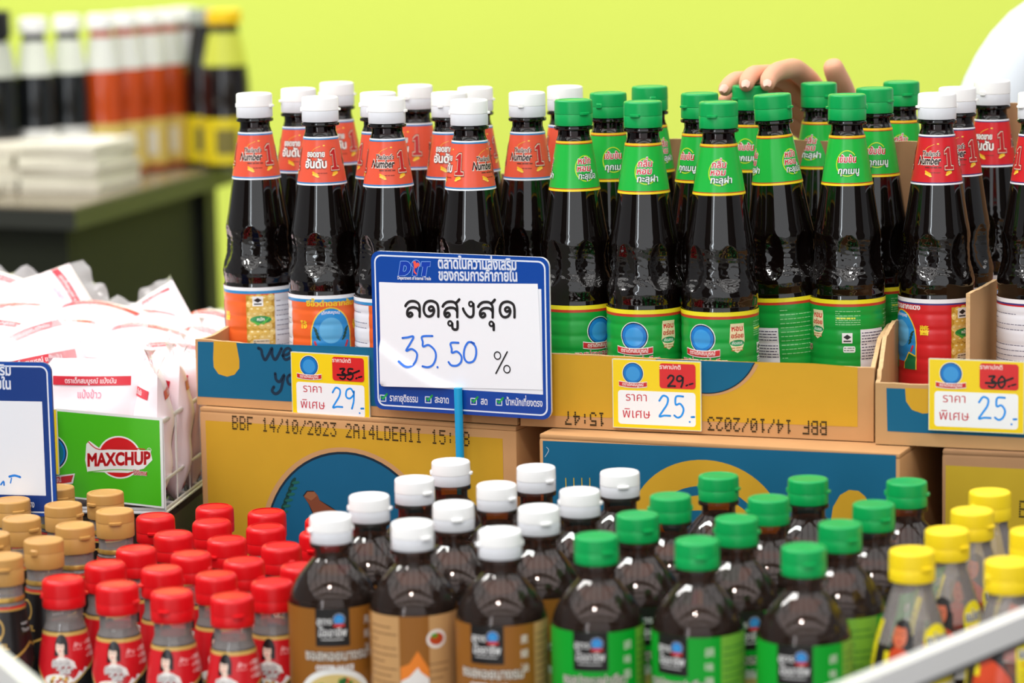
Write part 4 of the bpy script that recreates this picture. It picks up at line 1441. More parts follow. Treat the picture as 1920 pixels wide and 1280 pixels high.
bot = Vector((fr.pt(*s1).x, fr.pt(*s1).y, CZ + Z_TABLE)) + LN * -0.0
du = (s1[0] - s0[0]) / (s1[1] - s0[1])
sb = fr.pt(s0[0] + du * (-(fr.o.z - (CZ + Z_TABLE)) * 1000 - s0[1]), -(fr.o.z - (CZ + Z_TABLE)) * 1000)
sb.z = CZ + Z_TABLE
b.tube([fr.pt(*s0, .0046), fr.pt(*SZ(700, 1400), .0046), sb + LN * .0046], .0041, P((20, 160, 214), .35, .5), 14)
tag(at_origin(b.build('stick', root), root), 'blue plastic stick')

# second sign at the left photo edge
cc = at(-68, 821, 2.78)
ax2 = Vector((cos(radians(-12)), sin(radians(-12)), 0))
w2, h2 = 180, 147
root, fr2 = build_sign('blue-framed white sign cut by the left photo edge among gold caps', cc, ax2, w2, h2, False)
A = Art()
A.rrect(0, 0, w2, h2, 9, NAVY, 0)
A.rrect(3.2, 3.2, w2 - 3.2, h2 - 3.2, 7, (228, 236, 248), 1)
A.rrect(4.6, 4.6, w2 - 4.6, h2 - 4.6, 6, (18, 56, 130), 2)
A.quad([(6, 20), (w2 - 10, 20), (w2 - 10, 110), (6, 110)], (232, 236, 244), 3)
T2 = fr2.px
for t_, xb, y in (('ตลาดในความส่งเสริม', 21, 703), ('ของกรมการค้าภายใน', 21, 729)):
    e = T2(xb, y)
    A.textf(t_, (e[0] - 88, e[1]), e, 14, (150, 176, 226), 4, .05)
    A.textf(t_, (e[0] - 88, e[1]), e, 14, wht, 5, .012)
e = T2(65, 951)
A.textf('น้ำหนักเที่ยงตรง', (e[0] - 36, e[1]), e, 9, wht, 4, .02)
A.stroke([T2(18, 893), T2(28, 891), T2(38, 894)], 2.2, (40, 130, 226), 4)
A.stroke([T2(22, 896), T2(20, 905)], 1.2, (40, 130, 226), 4)
A.stroke([T2(2, 908), T2(7, 902), T2(8, 909)], 1.6, (40, 130, 226), 4)
b = MB()
rounded_slab(b, fr2, w2, h2, .003, 9, P((24, 60, 130), .4))
b.art(A, lambda u, v, h: fr2.pt(u, v, .0002 + h), glossy_print)
at_origin(b.build('board', root), root)
b = MB()
p0 = fr2.pt(w2 / 2, 40, -.008)
b.tube([p0, Vector((p0.x, p0.y, CZ + Z_TABLE))], .0041, P((20, 160, 214), .35, .5), 12)
at_origin(b.build('stick', root), root)

# price tags hung on the carton fronts
def price_tag(label, fr_panel, ctr_px, off, old, new, strike, name_px=None, ax=None, pale=False):
    c = fr_panel.px(*ctr_px)
    w, h = 87.0, 66.0
    o = fr_panel.pt(c[0] - w / 2, c[1] - h / 2, off)
    f = Frame(o, fr_panel.ax)
    f.n = fr_panel.n
    root = thing('price_tag', label, 'price tag', o + fr_panel.ax * (w / 2000), 0, 'yellow price tags')
    A = Art()
    A.rect(0, 0, w, h, (222, 220, 190), 0)
    A.rect(.8, .8, w - .8, h - .8, (246, 212, 24), 1)
    A.rrect(5.5, 4, w - 5.5, h * .55, 3, (246, 246, 248), 2)
    B = Art()
    B.rrect(w * .535, h * .60, w * .94, h * .96, 3, (216, 40, 42), 2)
    B.text('ราคาปกติ', w * .655, h * .88, 5.6, (255, 235, 230), 3, .02)
    emblem(A, w * .235, h * .80, 9.6, 2)
    A.text('ราคา', w * .27, h * .40, 11.5, (200, 40, 60), 3, .0)
    A.text('พิเศษ', w * .27, h * .155, 12.5, (200, 40, 60), 3, .0)
    D = {'2': [(0, .75), (.25, 1), (.55, .9), (.5, .6), (.2, .25), (0, 0), (.3, .05), (.7, .05)],
         '9': [(.6, .8), (.4, 1), (.1, .9), (.05, .6), (.3, .5), (.6, .7), (.62, .9), (.6, .4), (.45, 0)],
         '5': [(.6, 1), (.15, .98), (.12, .6), (.4, .65), (.62, .4), (.5, .1), (.25, -.02), (.02, .08)],
         '3': [(.05, .95), (.55, .98), (.25, .6), (.55, .5), (.6, .2), (.35, 0), (0, .1)],
         '0': [(.35, 1), (.08, .7), (.05, .3), (.3, 0), (.6, .3), (.6, .75), (.35, 1)],
         '-': [(.05, .35), (.5, .38)]}
    x = w * .53
    for ch in new:
        if ch == '.':
            A.ell(x + 1, h * .13, 1.0, 1.0, (40, 140, 230), 3, 8); x += 2.5
            continue
        k = 21 if ch != '-' else 8
        A.stroke([(x + a * k * .72, (h * .19 if ch != '-' else h * .16) + b_ * k * .95) for a, b_ in D[ch]], 1.9, (34, 150, 240), 3)
        x += k * .68
    x = w * .63
    for ch in old:
        B.stroke([(x + a * 10, h * .63 + b_ * 10.5) for a, b_ in D[ch]], 1.9, (24, 18, 22), 4)
        x += 8.4
    B.stroke([(x + 1, h * .65), (x + 2.2, h * .66)], 1.6, (24, 18, 22), 4, False)
    B.stroke([(x + 4, h * .67), (x + 7.5, h * .685)], 1.6, (24, 18, 22), 4, False)
    if strike: B.stroke([(w * .60, h * .69), (w * .74, h * .70), (w * .88, h * .77)], 1.9, (24, 18, 22), 5)
    b = MB()
    rounded_slab(b, f, w, h, .0016, 1.0, P((226, 224, 210), .4))
    b.art(A, lambda u, v, hh: f.pt(u, v, .0002 + hh), glossy_print)
    at_origin(b.build('card', root), root)
    b = MB()
    b.art(B, lambda u, v, hh: f.pt(u, v, .0004 + hh), glossy_print)
    tag(at_origin(b.build('sticker', root), root), 'red sticker with the old price in black marker')
    return root
FL = Frame(_a, LAX)
price_tag('yellow price tag reading 29 on the left tray, beside the percent sign', FL, (622, 724), .003, '35', '29.-', True)
_m0, _m1 = unp(976, 798, Z_CARTON), unp(1638, 828, Z_CARTON)
FM = Frame(_m0, _m1 - _m0)
price_tag('yellow price tag reading 25 on the middle yellow tray', FM, (1233, 739), .003, '29', '25.-', False)
_r0, _r1 = unp(1641, 832, Z_CARTON), unp(2160, 856, Z_CARTON)
FR = Frame(_r0, _r1 - _r0)
price_tag('yellow price tag with struck 30 on the right tray', FR, (1832, 741), .004, '30', '25.-', True)
#SIGN_END

# ================================================================== wire basket with the bags
bz = CZ - 0.607
rim = CZ - 0.516
p0 = at(303, 783, 2.90)
bax = Vector((cos(radians(-9)), sin(radians(-9)), 0))
bdn = Vector((-bax.y, bax.x, 0))
BW, BD = 0.46, 0.34
rr_ = Vector((p0.x, p0.y, 0))
root = thing('wire_basket', 'white wire basket with a green board on its front', 'basket', (p0.x, p0.y, bz))
wm = P((240, 240, 240), .35, .5)
def bp(u, v, z): return rr_ - bax * u + bdn * v + Vector((0, 0, z))
b = MB()
b.tube([bp(0, 0, rim), bp(BW, 0, rim), bp(BW, BD, rim), bp(0, BD, rim)], .0028, wm, 8, True)
at_origin(b.build('rim', root), root)
b = MB()
for lv in (bz + .003, bz + .032):
    b.tube([bp(0, 0, lv), bp(BW, 0, lv), bp(BW, BD, lv), bp(0, BD, lv)], .002, wm, 8, True)
for k in range(8):
    v = BD * k / 7
    b.tube([bp(0, v, rim), bp(0, v, bz), bp(BW, v, bz), bp(BW, v, rim)], .0018, wm, 8)
for k in range(9):
    u = BW * k / 8
    b.tube([bp(u, 0, rim), bp(u, 0, bz), bp(u, BD, bz), bp(u, BD, rim)], .0018, wm, 8)
at_origin(b.build('wire_mesh', root), root)
FBk = Frame(bp(BW, -.004, bz), bax)
A = Art()
T = FBk.px
brd = [(-10, 905), (306, 951), (303, 787), (-10, 752)]
A.quad([T(60, 925), T(308, 953), T(304, 784), T(60, 762)], (236, 240, 236), 0)
A.quad([T(60, 922), T(303, 949), T(299, 788), T(60, 766)], (76, 190, 26), 1)
cx, cy = T(224, 857)
A.ell(cx, cy, 22.5, 21.5, (240, 240, 236), 2, 40)
A.ell(cx, cy, 20.8, 20, (212, 26, 34), 3, 40)
A.poly([T(*q) for q in ((162, 832), (168, 826), (190, 842), (282, 844), (286, 862), (270, 878), (240, 886), (164, 884), (160, 862))], (240, 240, 236), 4)
A.textf('MAXCHUP', T(164, 873), T(284, 869), 17.5, (212, 26, 34), 5, .05, .1)
A.stroke([T(166, 828), T(186, 842), T(230, 838), T(272, 842)], 1.0, (212, 26, 34), 5)
A.stroke([T(166, 884), T(215, 880), T(268, 882)], .9, (110, 190, 60), 5)
A.textf('ไม้อัดซอส', T(250, 889), T(276, 891), 6, (240, 236, 230), 6, .09)
A.textf('ไม้อัดซอส', T(250, 889), T(276, 891), 6, (212, 26, 34), 7, .03)
A.ring(*T(280, 843), 2.2, 2.2, .5, (240, 236, 230), 6, 16)
A.text('R', *T(280, 845), 2.4, (240, 236, 230), 6)
emblem(A, *T(92, 848), 17.5, 2, False)
A.ell(*T(92, 848), 15, 15, (20, 120, 130), 6, 30)
A.poly([T(*q) for q in ((60, 885), (100, 892), (141, 887), (137, 906), (100, 912), (60, 905))], (236, 232, 228), 7)
A.poly([T(*q) for q in ((60, 888), (100, 895), (138, 890), (134, 903), (100, 909), (60, 902))], (206, 36, 42), 8)
A.textf('สมบูรณ์', T(84, 905), T(116, 903), 7, (240, 220, 220), 9, .02)
b = MB()
b.face([FBk.pt(*T(60, 925), -.002), FBk.pt(*T(308, 953), -.002), FBk.pt(*T(304, 784), -.002), FBk.pt(*T(60, 762), -.002)], P((230, 230, 230), .5))
b.art(A, lambda u, v, h: FBk.pt(u, v, .0002 + h), lambda c: P(c, .3, .5))
tag(at_origin(b.build('board', root, recalc=False), root), 'green board with a red round logo')
price_tag('yellow price tag on the green basket board behind the left sign', FBk, (32, 826), .004, '30', '25.-', True)
# crate under the basket
b = MB()
for k in range(4):
    z0 = CZ + Z_TABLE + 0.004 + k * .0465
    z1 = z0 + .040
    for (u0, u1, v0, v1) in ((0, BW, .005, .02), (0, BW, BD - .02, BD - .005), (0, .015, .02, BD - .02), (BW - .015, BW, .02, BD - .02)):
        q = [bp(u0, v0, z0), bp(u1, v0, z0), bp(u1, v1, z0), bp(u0, v1, z0)]
        m_ = P((44, 28, 22), .6, .4, noise=.2, nscale=20)
        top = [v + Vector((0, 0, z1 - z0)) for v in q]
        b.face(q, m_); b.face(top, m_)
        for i in range(4): b.face([q[i], q[(i + 1) % 4], top[(i + 1) % 4], top[i]], m_)
for (u, v) in ((.02, .03), (BW - .02, .03), (.02, BD - .03), (BW - .02, BD - .03)):
    c = bp(u, v, 0)
    b.box(c.x - .012, c.x + .012, c.y - .012, c.y + .012, CZ + Z_TABLE, bz - .003, P((44, 28, 22), .6, .4, noise=.2, nscale=20))
tag(b.build('wooden_crate'), 'dark slatted wooden crate under the white wire basket', 'crate')

# bags of white powder, printed in red
bag_mat = P((252, 236, 240), .35, .4, bump=.5, bscale=60)
bag_film = film('bag_film', (.97, .95, .96), .12, 1.4, .30, (1.0, .96, .97))
PINK, RED_INK = (236, 150, 160), (210, 44, 60)
def pillow(w, h, t, u, v, side, off=0.0):
    a, c = max(-1, min(1, u / (w / 2))), max(-1, min(1, v / (h / 2)))
    k = max(0.0, (1 - abs(a) ** 3.0)) ** .55 * max(0.0, (1 - abs(c) ** 3.5)) ** .55
    wob = .004 * sin(u * 70 + v * 35) * k + .003 * sin(v * 110 - u * 30) * k
    y = (t / 2) * k + wob * .6
    return Vector((u, side * (y + off), v))
def make_bag(w, h, t):
    root = thing('powder_bag', None, 'bag')
    b = MB()
    n, m_ = 18, 22
    for side in (-1, 1):
        rows = [[pillow(w, h, t, -w / 2 + w * i / n, -h / 2 + h * j / m_, side) for i in range(n + 1)] for j in range(m_ + 1)]
        b.grid(rows, bag_mat)
    A = Art()
    W_, H_ = w * 1000, h * 1000
    A.rect(-W_ * .42, H_ * .31, W_ * .42, H_ * .375, RED_INK, 1)
    A.text('ตราเด็กสมบูรณ์ แป้งมัน', 0, H_ * .325, H_ * .05, (250, 230, 232), 2, .02, width=W_ * .55)
    A.text('แป้งข้าว', 0, H_ * .22, H_ * .075, (240, 150, 172), 1, .01, width=W_ * .26)
    A.ell(0, -H_ * .02, W_ * .22, W_ * .22, (252, 226, 230), 1, 26)
    A.lines(-W_ * .3, -H_ * .32, W_ * .3, -H_ * .22, 3, 1.0, PINK, 1, 8)
    A.rect(-W_ * .42, -H_ * .43, W_ * .42, -H_ * .38, RED_INK, 1)
    us = [-W_ / 2 + W_ * i / n for i in range(1, n)]
    vs = [-H_ / 2 + H_ * j / m_ for j in range(1, m_)]
    for side in (-1, 1):
        b.art(A, lambda u, v, hh: pillow(w, h, t, (u if side < 0 else -u) / 1000, v / 1000, side, .0006 + hh * 2), lambda c: P(c, .35, .4), us, vs, True)
    b.build('pouch', root, recalc=False)
    for sg in (1, -1):                       # clear seals above and below
        b = MB()
        rows = []
        for j in range(6):
            z = sg * (h / 2 - .004 + .022 * j / 5)
            rows.append([(-w / 2 + w * i / 16, .004 * sin(i * 1.3 + sg) * j / 5 + .006 * (j / 5) ** 2 * sin(i * .5), z + .0025 * sin(i * .9) * j / 5) for i in range(17)])
        b.grid(rows, bag_film)
        tag(b.build('seal', root, recalc=False), 'clear plastic seam at a bag end')
    return root
proto_bag = make_bag(.100, .145, .040)
# x px, y px of the bag's middle, distance, turn about the upright, lean back, roll, scale, label
BAGS = [
    (178, 800, 2.945, -8, 6, 0, .95, 'powder bag standing first behind the green basket board'),
    (180, 770, 2.995, -8, 8, 2, 1.0, 'powder bag standing second behind the green basket board'),
    (283, 810, 2.955, -76, 2, 3, .92, 'powder bag standing edge-on at the right front corner of the basket'),
    (318, 800, 3.015, -74, 4, -2, .95, 'powder bag standing edge-on at the basket right side, second from front'),
    (345, 780, 3.085, -70, 4, 3, .95, 'powder bag standing edge-on at the basket right side, third from front'),
    (372, 745, 3.15, -66, 6, 3, .95, 'powder bag standing edge-on at the basket right side, close to the tray'),
    (85, 770, 2.965, 8, 14, -10, 1.0, 'powder bag leaning between the left sign and the front basket bags'),
    (0, 775, 2.975, 10, 16, 8, 1.0, 'powder bag mostly hidden behind the left sign'),
    (95, 705, 3.05, 14, 46, -26, 1.0, 'powder bag tilted on the pile above the right corner of the left sign'),
    (0, 690, 3.05, 18, 60, 14, 1.05, 'powder bag lying on the pile at the left photo edge'),
    (190, 722, 3.07, -4, 66, 6, 1.0, 'powder bag lying on the pile just above the front basket bags'),
    (290, 722, 3.09, -18, 64, -10, 1.0, 'powder bag lying above the edge-on bags at right'),
    (130, 672, 3.14, 10, 70, -14, 1.05, 'powder bag lying in the middle row of the pile, left part'),
    (245, 680, 3.15, -8, 72, 8, 1.05, 'powder bag lying in the middle row of the pile, centre'),
    (345, 690, 3.17, -22, 66, 14, 1.0, 'powder bag lying in the middle row of the pile beside the tray'),
    (40, 640, 3.20, 6, 72, -20, 1.1, 'powder bag lying high on the pile near the left photo edge'),
    (150, 636, 3.22, -6, 74, 12, 1.1, 'powder bag on top of the pile below the clear plastic end'),
    (260, 648, 3.24, -10, 74, -6, 1.05, 'powder bag on top of the pile in its middle'),
    (360, 652, 3.25, -18, 70, 18, 1.0, 'powder bag on top of the pile touching the left tray'),
    (58, 592, 3.30, 12, 45, 68, .98, 'powder bag with a clear plastic end sticking up at upper left'),
    (303, 612, 3.30, -35, 40, -50, .72, 'powder bag with a folded end sticking up behind the pile'),
    (-30, 600, 3.30, 10, 60, 30, 1.1, 'powder bag farthest back at the left photo edge'),
]
for i, (px, py, y, rz, rx, ry, sc_, lb) in enumerate(BAGS):
    o = proto_bag if i == 0 else copy_tree(proto_bag)
    o.location = at(px, py, y)
    o.rotation_euler = (Matrix.Rotation(radians(rz), 3, 'Z') @ Matrix.Rotation(radians(-rx), 3, 'X') @ Matrix.Rotation(radians(ry), 3, 'Y')).to_euler()
    o.scale = (sc_,) * 3
    tag(o, lb, 'bag', 'bags of white powder in the wire basket')
#BASKET_END

# ================================================================== rack rail in front
root = thing('display_rack', 'blurred white metal rack rail in front of the yellow-cap bottles', 'rack', (0, 2.1, CZ + Z_TABLE))
rm = P((226, 226, 226), .3, .5)
zr = -0.53
ra, rb2 = unp(1640, 1284, zr), unp(1920, 1168, zr)
la, lb_ = unp(-40, 1215, zr), unp(60, 1302, zr)
d1 = (rb2 - ra).normalized()
d2 = (lb_ - la).normalized()
# meeting point of the two rails, below the picture
den = d1.x * d2.y - d1.y * d2.x
tt = ((la.x - ra.x) * d2.y - (la.y - ra.y) * d2.x) / den
R_far, L_far = ra + d1 * .55, la - d2 * .35
Rn, Ln = ra - d1 * .10, lb_ + d2 * .10
def flat_rail(p, q, name):
    b = MB()
    d = (q - p).normalized()
    n = Vector((-d.y, d.x, 0)) * .006
    for z0, z1, m_ in ((-.009, .009, rm), (-.014, -.009, P((40, 40, 42), .5))):  # dark lower band paints in the shaded gap beneath the rail
        c = [p - n + Vector((0, 0, z0)), q - n + Vector((0, 0, z0)), q + n + Vector((0, 0, z0)), p + n + Vector((0, 0, z0))]
        e = [v + Vector((0, 0, z1 - z0)) for v in c]
        b.face(c, m_); b.face(e, m_)
        for i in range(4): b.face([c[i], c[(i + 1) % 4], e[(i + 1) % 4], e[i]], m_)
    at_origin(b.build(name, root), root)
flat_rail(Rn, R_far, 'rail')
flat_rail(L_far, Ln, 'rail')
flat_rail(Ln, Rn, 'rail')
for p in (Rn, Ln, R_far, L_far):
    b = MB(); b.tube([Vector((p.x, p.y, CZ + Z_TABLE)), Vector((p.x, p.y, CZ + zr - .009))], .006, rm, 10); at_origin(b.build('post', root), root)
#RACK_END

# ================================================================== counter in the background
ZC = -0.52
fc = unp(140, 391, ZC); bc = unp(424, 312, ZC); lc = unp(-6, 386, ZC)
cax = (fc - lc).normalized()
cdn = (bc - fc).normalized()
cdn = (cdn - cax * cdn.dot(cax)).normalized()
ov = fc
root = thing('black_counter', 'dark counter with blurred bottles and leaflets in the background', 'counter', (fc.x, fc.y, 0))
CD, CW = .95, 1.6
bk = P((40, 42, 44), .25, .5)
side = P((52, 62, 30), .45, .4)
def cp(u, v, z): return ov - cax * u + cdn * v + Vector((0, 0, z))
edge_dir = (bc - fc)
def slab(b, u0, u1, v0, v1, z0, z1, m):
    c = [cp(u0, v0, z0 - 0), cp(u1, v0, z0), cp(u1, v1, z0), cp(u0, v1, z0)]
    e = [v + Vector((0, 0, z1 - z0)) for v in c]
    b.face(c, m); b.face(e, m)
    for i in range(4): b.face([c[i], c[(i + 1) % 4], e[(i + 1) % 4], e[i]], m)
ov = Vector((fc.x, fc.y, CZ + ZC))
cdn = edge_dir.normalized(); 
b = MB(); slab(b, .004, CW, .004, CD, -.004, 0, P((112, 102, 84), .25, .5)); at_origin(b.build('tabletop', root), root)
b = MB(); slab(b, 0, CW, 0, CD, -.036, -.0045, P((44, 46, 40), .4, .5)); at_origin(b.build('edge_frame', root), root)
b = MB(); slab(b, 0.03, CW, .03, .05, -(CZ + ZC) + .02, -.0365, P((22, 26, 11), .6, .3)); at_origin(b.build('front_panel', root), root)
b = MB(); slab(b, 0.03, .05, .052, .655, -(CZ + ZC) + .02, -.0365, P((22, 26, 11), .6, .3)); at_origin(b.build('side_panel', root), root)
for u, v in ((.055, .06), (.012, .66), (CW - .06, .06), (CW - .06, CD - .08)):
    b = MB(); slab(b, u, u + .06, v, v + .06, -(CZ + ZC), -.0365, P((14, 14, 14), .5, .4)); at_origin(b.build('leg', root), root)

def far_bottle(name, body, lab, lab2, cap, neck_lab, caph=.028, r=.0355, H=.30):
    root = thing(name, None, 'bottle')
    prof = [(r * .8, 0), (r, .004), (r, .10), (r * .95, .112), (r * .98, .13), (r * .97, .165), (r * .9, .195), (r * .72, .235), (r * .62, .255), (r * .56, H - caph)]
    b = MB(); b.lathe(prof, P(body, .08, .5, coat=.3), 28); b.build('bottle', root)
    b = MB(); b.lathe([(r + .0006, .012), (r + .0006, .098)], P(lab, .4), 28, capb=False, capt=False, mrow=None); 
    A = Art(); A.rect(-r * 400, 30, r * 500, 78, lab2, 1); b.art(A, wrapmap([(0, r * 1000 + .8), (100, r * 1000 + .8)], r * 1000), lambda c: P(c, .4), [k * 5 - 25 for k in range(11)])
    b.build('body_label', root)
    if neck_lab:
        b = MB(); b.lathe([(r * .915, .196), (r * .74, .236), (r * .63, .258)], P(neck_lab, .4), 24, capb=False, capt=False); b.build('neck_label', root)
    b = MB(); b.lathe([(r * .72, H - caph), (r * .72, H - .003), (r * .66, H)], P(cap, .4), 24); b.build('cap', root)
    return root
FAR = [(('dark',), (16, 18, 20), (226, 226, 224), (236, 236, 236), (240, 240, 236), (224, 228, 214), [(72, 5.46, 'dark bottle with pale labels, left of the blurred counter row'), (136, 5.52, 'dark bottle with pale labels beside the first orange bottle')]),
       (('orange',), (196, 74, 22), (226, 200, 110), (236, 232, 220), (240, 240, 236), (226, 228, 220), [(198, 5.56, 'orange bottle first from left on the far counter'), (242, 5.62, 'orange bottle second from left on the far counter'), (284, 5.68, 'orange bottle third from left on the far counter'), (322, 5.74, 'orange bottle fourth from left on the far counter')]),
       (('brown',), (120, 50, 24), (214, 84, 104), (232, 220, 222), (240, 240, 236), (224, 224, 224), [(352, 5.80, 'brown bottle with pink label on the far counter')]),
       (('wide',), (22, 16, 16), (226, 206, 30), (120, 110, 50), (250, 206, 10), (200, 206, 70), [(428, 5.66, 'dark bottle with yellow cap at the right end of far counter')]),
       (('black',), (18, 16, 18), (226, 206, 30), (90, 90, 50), (150, 156, 150), None, [(386, 5.72, 'dark bottle with grey cap beside the yellow-capped far bottle')]),
       (('big',), (14, 16, 16), (20, 20, 22), (30, 30, 30), (24, 24, 26), (190, 194, 180), [(-4, 5.42, 'black bottle cut by the left photo edge on far counter')])]
for ids, body, lab, lab2, capc, nl, spots in FAR:
    proto = far_bottle('sauce_bottle', body, lab, lab2, capc, nl, *((.05, .046, .315) if ids[0] == 'big' else (.026, .046, .30) if ids[0] == 'wide' else ()))
    for i, (px, py, lb) in enumerate(spots):
        o = proto if i == 0 else copy_tree(proto)
        p = at(px, 300, py)
        o.location = (p.x, p.y, CZ + ZC)
        tag(o, lb, 'bottle', 'blurred bottles on the far counter')
# leaflets in stacks in front of them
def stack(u, v, n, w, d, rz, label, h=.0105):
    c = cp(u, v, 0)
    for k in range(n):
        b = MB()
        b.box(-w / 2, w / 2, -d / 2, d / 2, 0, h - .0006, P((226, 222, 204) if k % 3 else (206, 200, 184), .6, noise=.08, nscale=40), bev=.0008)
        A = Art(); A.rect(-w * 420, -d * 420, w * 420, -d * 100, (214, 206, 190), 1); A.rect(-w * 420, 0, w * 380, d * 400, (238, 234, 224), 1)
        b.art(A, lambda x, y, hh: (x / 1000, y / 1000, h - .0004 + hh), lambda c_: P(c_, .6))
        o = b.build('leaflet_bundle', None, (c.x + random.uniform(-.004, .004), c.y + random.uniform(-.004, .004), CZ + ZC + k * h))
        o.rotation_euler.z = radians(rz + random.uniform(-3, 3))
        tag(o, label, 'leaflets', 'leaflet bundles on the far counter: ' + label)
stack(.14, .33, 8, .15, .20, -14, 'cream leaflet bundle in the right stack on far counter')
stack(.31, .30, 8, .15, .20, -10, 'cream leaflet bundle in the left stack on far counter')
stack(.33, .09, 2, .20, .14, -10, 'flat leaflet bundle lying at the front edge of far counter')
#BACK_END

# ================================================================== person reaching in from the right
def skin_mesh(name, chain, mat, parent, levels=2):
    # chain: list of branches; each branch = list of (point, radius); first branch's first vertex is the root
    me = bpy.data.meshes.new(name)
    verts, edges, rad, index = [], [], [], {}
    for br in chain:
        prev = None
        for p, r in br:
            key = tuple(round(c, 5) for c in p)
            if key not in index:
                index[key] = len(verts)
                verts.append(p)
                rad.append(r)
            i = index[key]
            if prev is not None and prev != i: edges.append((prev, i))
            prev = i
    me.from_pydata([tuple(v) for v in verts], edges, [])
    o = bpy.data.objects.new(name, me)
    COL.objects.link(o)
    sk = o.modifiers.new('skin', 'SKIN')
    sk.use_smooth_shade = True
    lay = me.skin_vertices[0] if me.skin_vertices else None
    if lay is None:
        bm = bmesh.new(); bm.from_mesh(me)
        bm.verts.layers.skin.verify()
        bm.to_mesh(me); bm.free()
        lay = me.skin_vertices[0]
    for i, r in enumerate(rad):
        rr2 = r if isinstance(r, (tuple, list)) else (r, r)
        lay.data[i].radius = rr2
        lay.data[i].use_root = (i == 0)
    sb_ = o.modifiers.new('sub', 'SUBSURF')
    sb_.levels = sb_.render_levels = levels
    me.materials.append(mat)
    o.parent = parent
    return o
SKIN = P((222, 164, 134), .6, .3, sss=.15, bump=.15, bscale=300)
person = thing('person', 'person in a white shirt reaching over the green caps from behind', 'person', (0.62, 3.55, 0))
def rel(p): return Vector(p) - Vector(person.location)
def hp(px, py, y): return rel(at(px, py, y))
wrist = hp(1585, 285, 3.26)
kn = {'i': hp(1516, 150, 3.155), 'm': hp(1478, 152, 3.170), 'r': hp(1448, 164, 3.178), 'p': hp(1420, 184, 3.18)}
palm = hp(1545, 205, 3.20)
def J(*a): return hp(*a)
chain = [[(wrist, (.024, .019)), (palm, (.026, .017)), (kn['m'], (.0125, .0125))],
         [(palm, .02), (kn['i'], (.0125, .0125))], [(palm, .02), (kn['r'], (.012, .012))]]
body_hand = None
gy = M_PTS[9].y                           # the cap the fingers close on
fing = {'i': [(kn['i'], .0115), (J(1489, 127, 3.115), .0116), (J(1456, 134, gy + .016), .0104), (J(1440, 148, gy - .012), .0094), (J(1438, 167, gy - .026), .0082)],
        'm': [(kn['m'], .0112), (J(1446, 138, 3.122), .0106), (J(1414, 139, gy + .012), .0100), (J(1401, 149, gy - .014), .0092), (J(1397, 168, gy - .027), .0080)],
        'r': [(kn['r'], .0105), (J(1415, 147, 3.13), .0092), (J(1379, 149, gy + .03), .0090), (J(1364, 160, gy + .012), .0084), (J(1354, 176, gy + .002), .0074)],
        'p': [(kn['p'], .009), (J(1392, 172, 3.145), .008), (J(1366, 180, 3.12), .0072), (J(1352, 192, 3.11), .0062)]}
thumb = [(palm, .02), (hp(1577, 158, 3.15), .0128), (hp(1563, 132, 3.135), .0122), (hp(1559, 112, 3.13), .0105)]
SH = hp(2080, 20, 3.56)
def mid(a, b, t, dz=0.0): return a.lerp(b, t) + Vector((0, 0, dz))
chain = [[(wrist, (.024, .020)), (mid(wrist, kn['m'], .55, .004), .0150), (kn['m'], .0122)] + fing['m'][1:],
         [(wrist, .02), (mid(wrist, kn['i'], .55, .004), .0150), (kn['i'], .0125)] + fing['i'][1:],
         [(wrist, .02), (mid(wrist, kn['r'], .55), .0145), (kn['r'], .0115)] + fing['r'][1:],
         [(wrist, .02), (mid(wrist, kn['p'], .55, -.002), .0135), (kn['p'], .0100)] + fing['p'][1:],
         [(wrist, .02)] + [(hp(1592, 215, 3.20), .0170)] + thumb[1:],
         [(wrist, .02), (hp(1680, 330, 3.36), (.030, .027)), (hp(1790, 370, 3.45), (.038, .036)), (hp(1862, 230, 3.50), (.040, .040)), (SH, (.048, .048)),
          (SH + Vector((.18, .03, .01)), (.055, .075)), (SH + Vector((.18, .02, .10)), (.050, .050)), (SH + Vector((.18, .0, .165)), (.064, .070)),
          (SH + Vector((.18, .0, .235)), (.074, .088)), (SH + Vector((.18, .01, .295)), (.058, .070))],
         [(SH + Vector((.18, .03, .01)), (.05, .07)), (SH + Vector((.36, .03, .0)), (.048, .048)), (SH + Vector((.39, .06, -.28)), (.038, .038)), (SH + Vector((.37, .02, -.50)), (.030, .028)),
          (SH + Vector((.37, -.02, -.62)), (.036, .018)), (SH + Vector((.37, -.03, -.70)), (.020, .011))]]
hand = skin_mesh('body', chain, SKIN, person)
NAIL = P((228, 178, 160), .35, .4)
# nails
for tip, prev in ((fing['i'][4][0], fing['i'][3][0]), (fing['m'][4][0], fing['m'][3][0]), (fing['r'][4][0], fing['r'][3][0])):
    d = (tip - prev).normalized()
    eye = (Vector((0, 0, CZ)) - (Vector(person.location) + tip)).normalized()
    n = (eye + Vector((0, 0, .5)) - d * (eye + Vector((0, 0, .5))).dot(d)).normalized()
    s_ = d.cross(n)
    c = tip + n * .0078 - d * .002
    b = MB()
    rows = []
    for i in range(7):
        a = -1 + i / 3
        rows.append([c + d * (.0055 * a) + s_ * (.0042 * q * sqrt(max(0.05, 1 - (abs(a) ** 4) * .6))) - n * (.0016 * q * q + (.0007 if abs(a) > .9 else 0)) for q in (-1, -.5, 0, .5, 1)])
    b.grid(rows, NAIL)
    tag(b.build('fingernail', hand, recalc=False), 'pale fingernail')
SHIRT = P((216, 224, 232), .8, .2, bump=.3, bscale=30)
elbow = hp(1815, 375, 3.47)
TC = SH + Vector((.18, .03, 0))
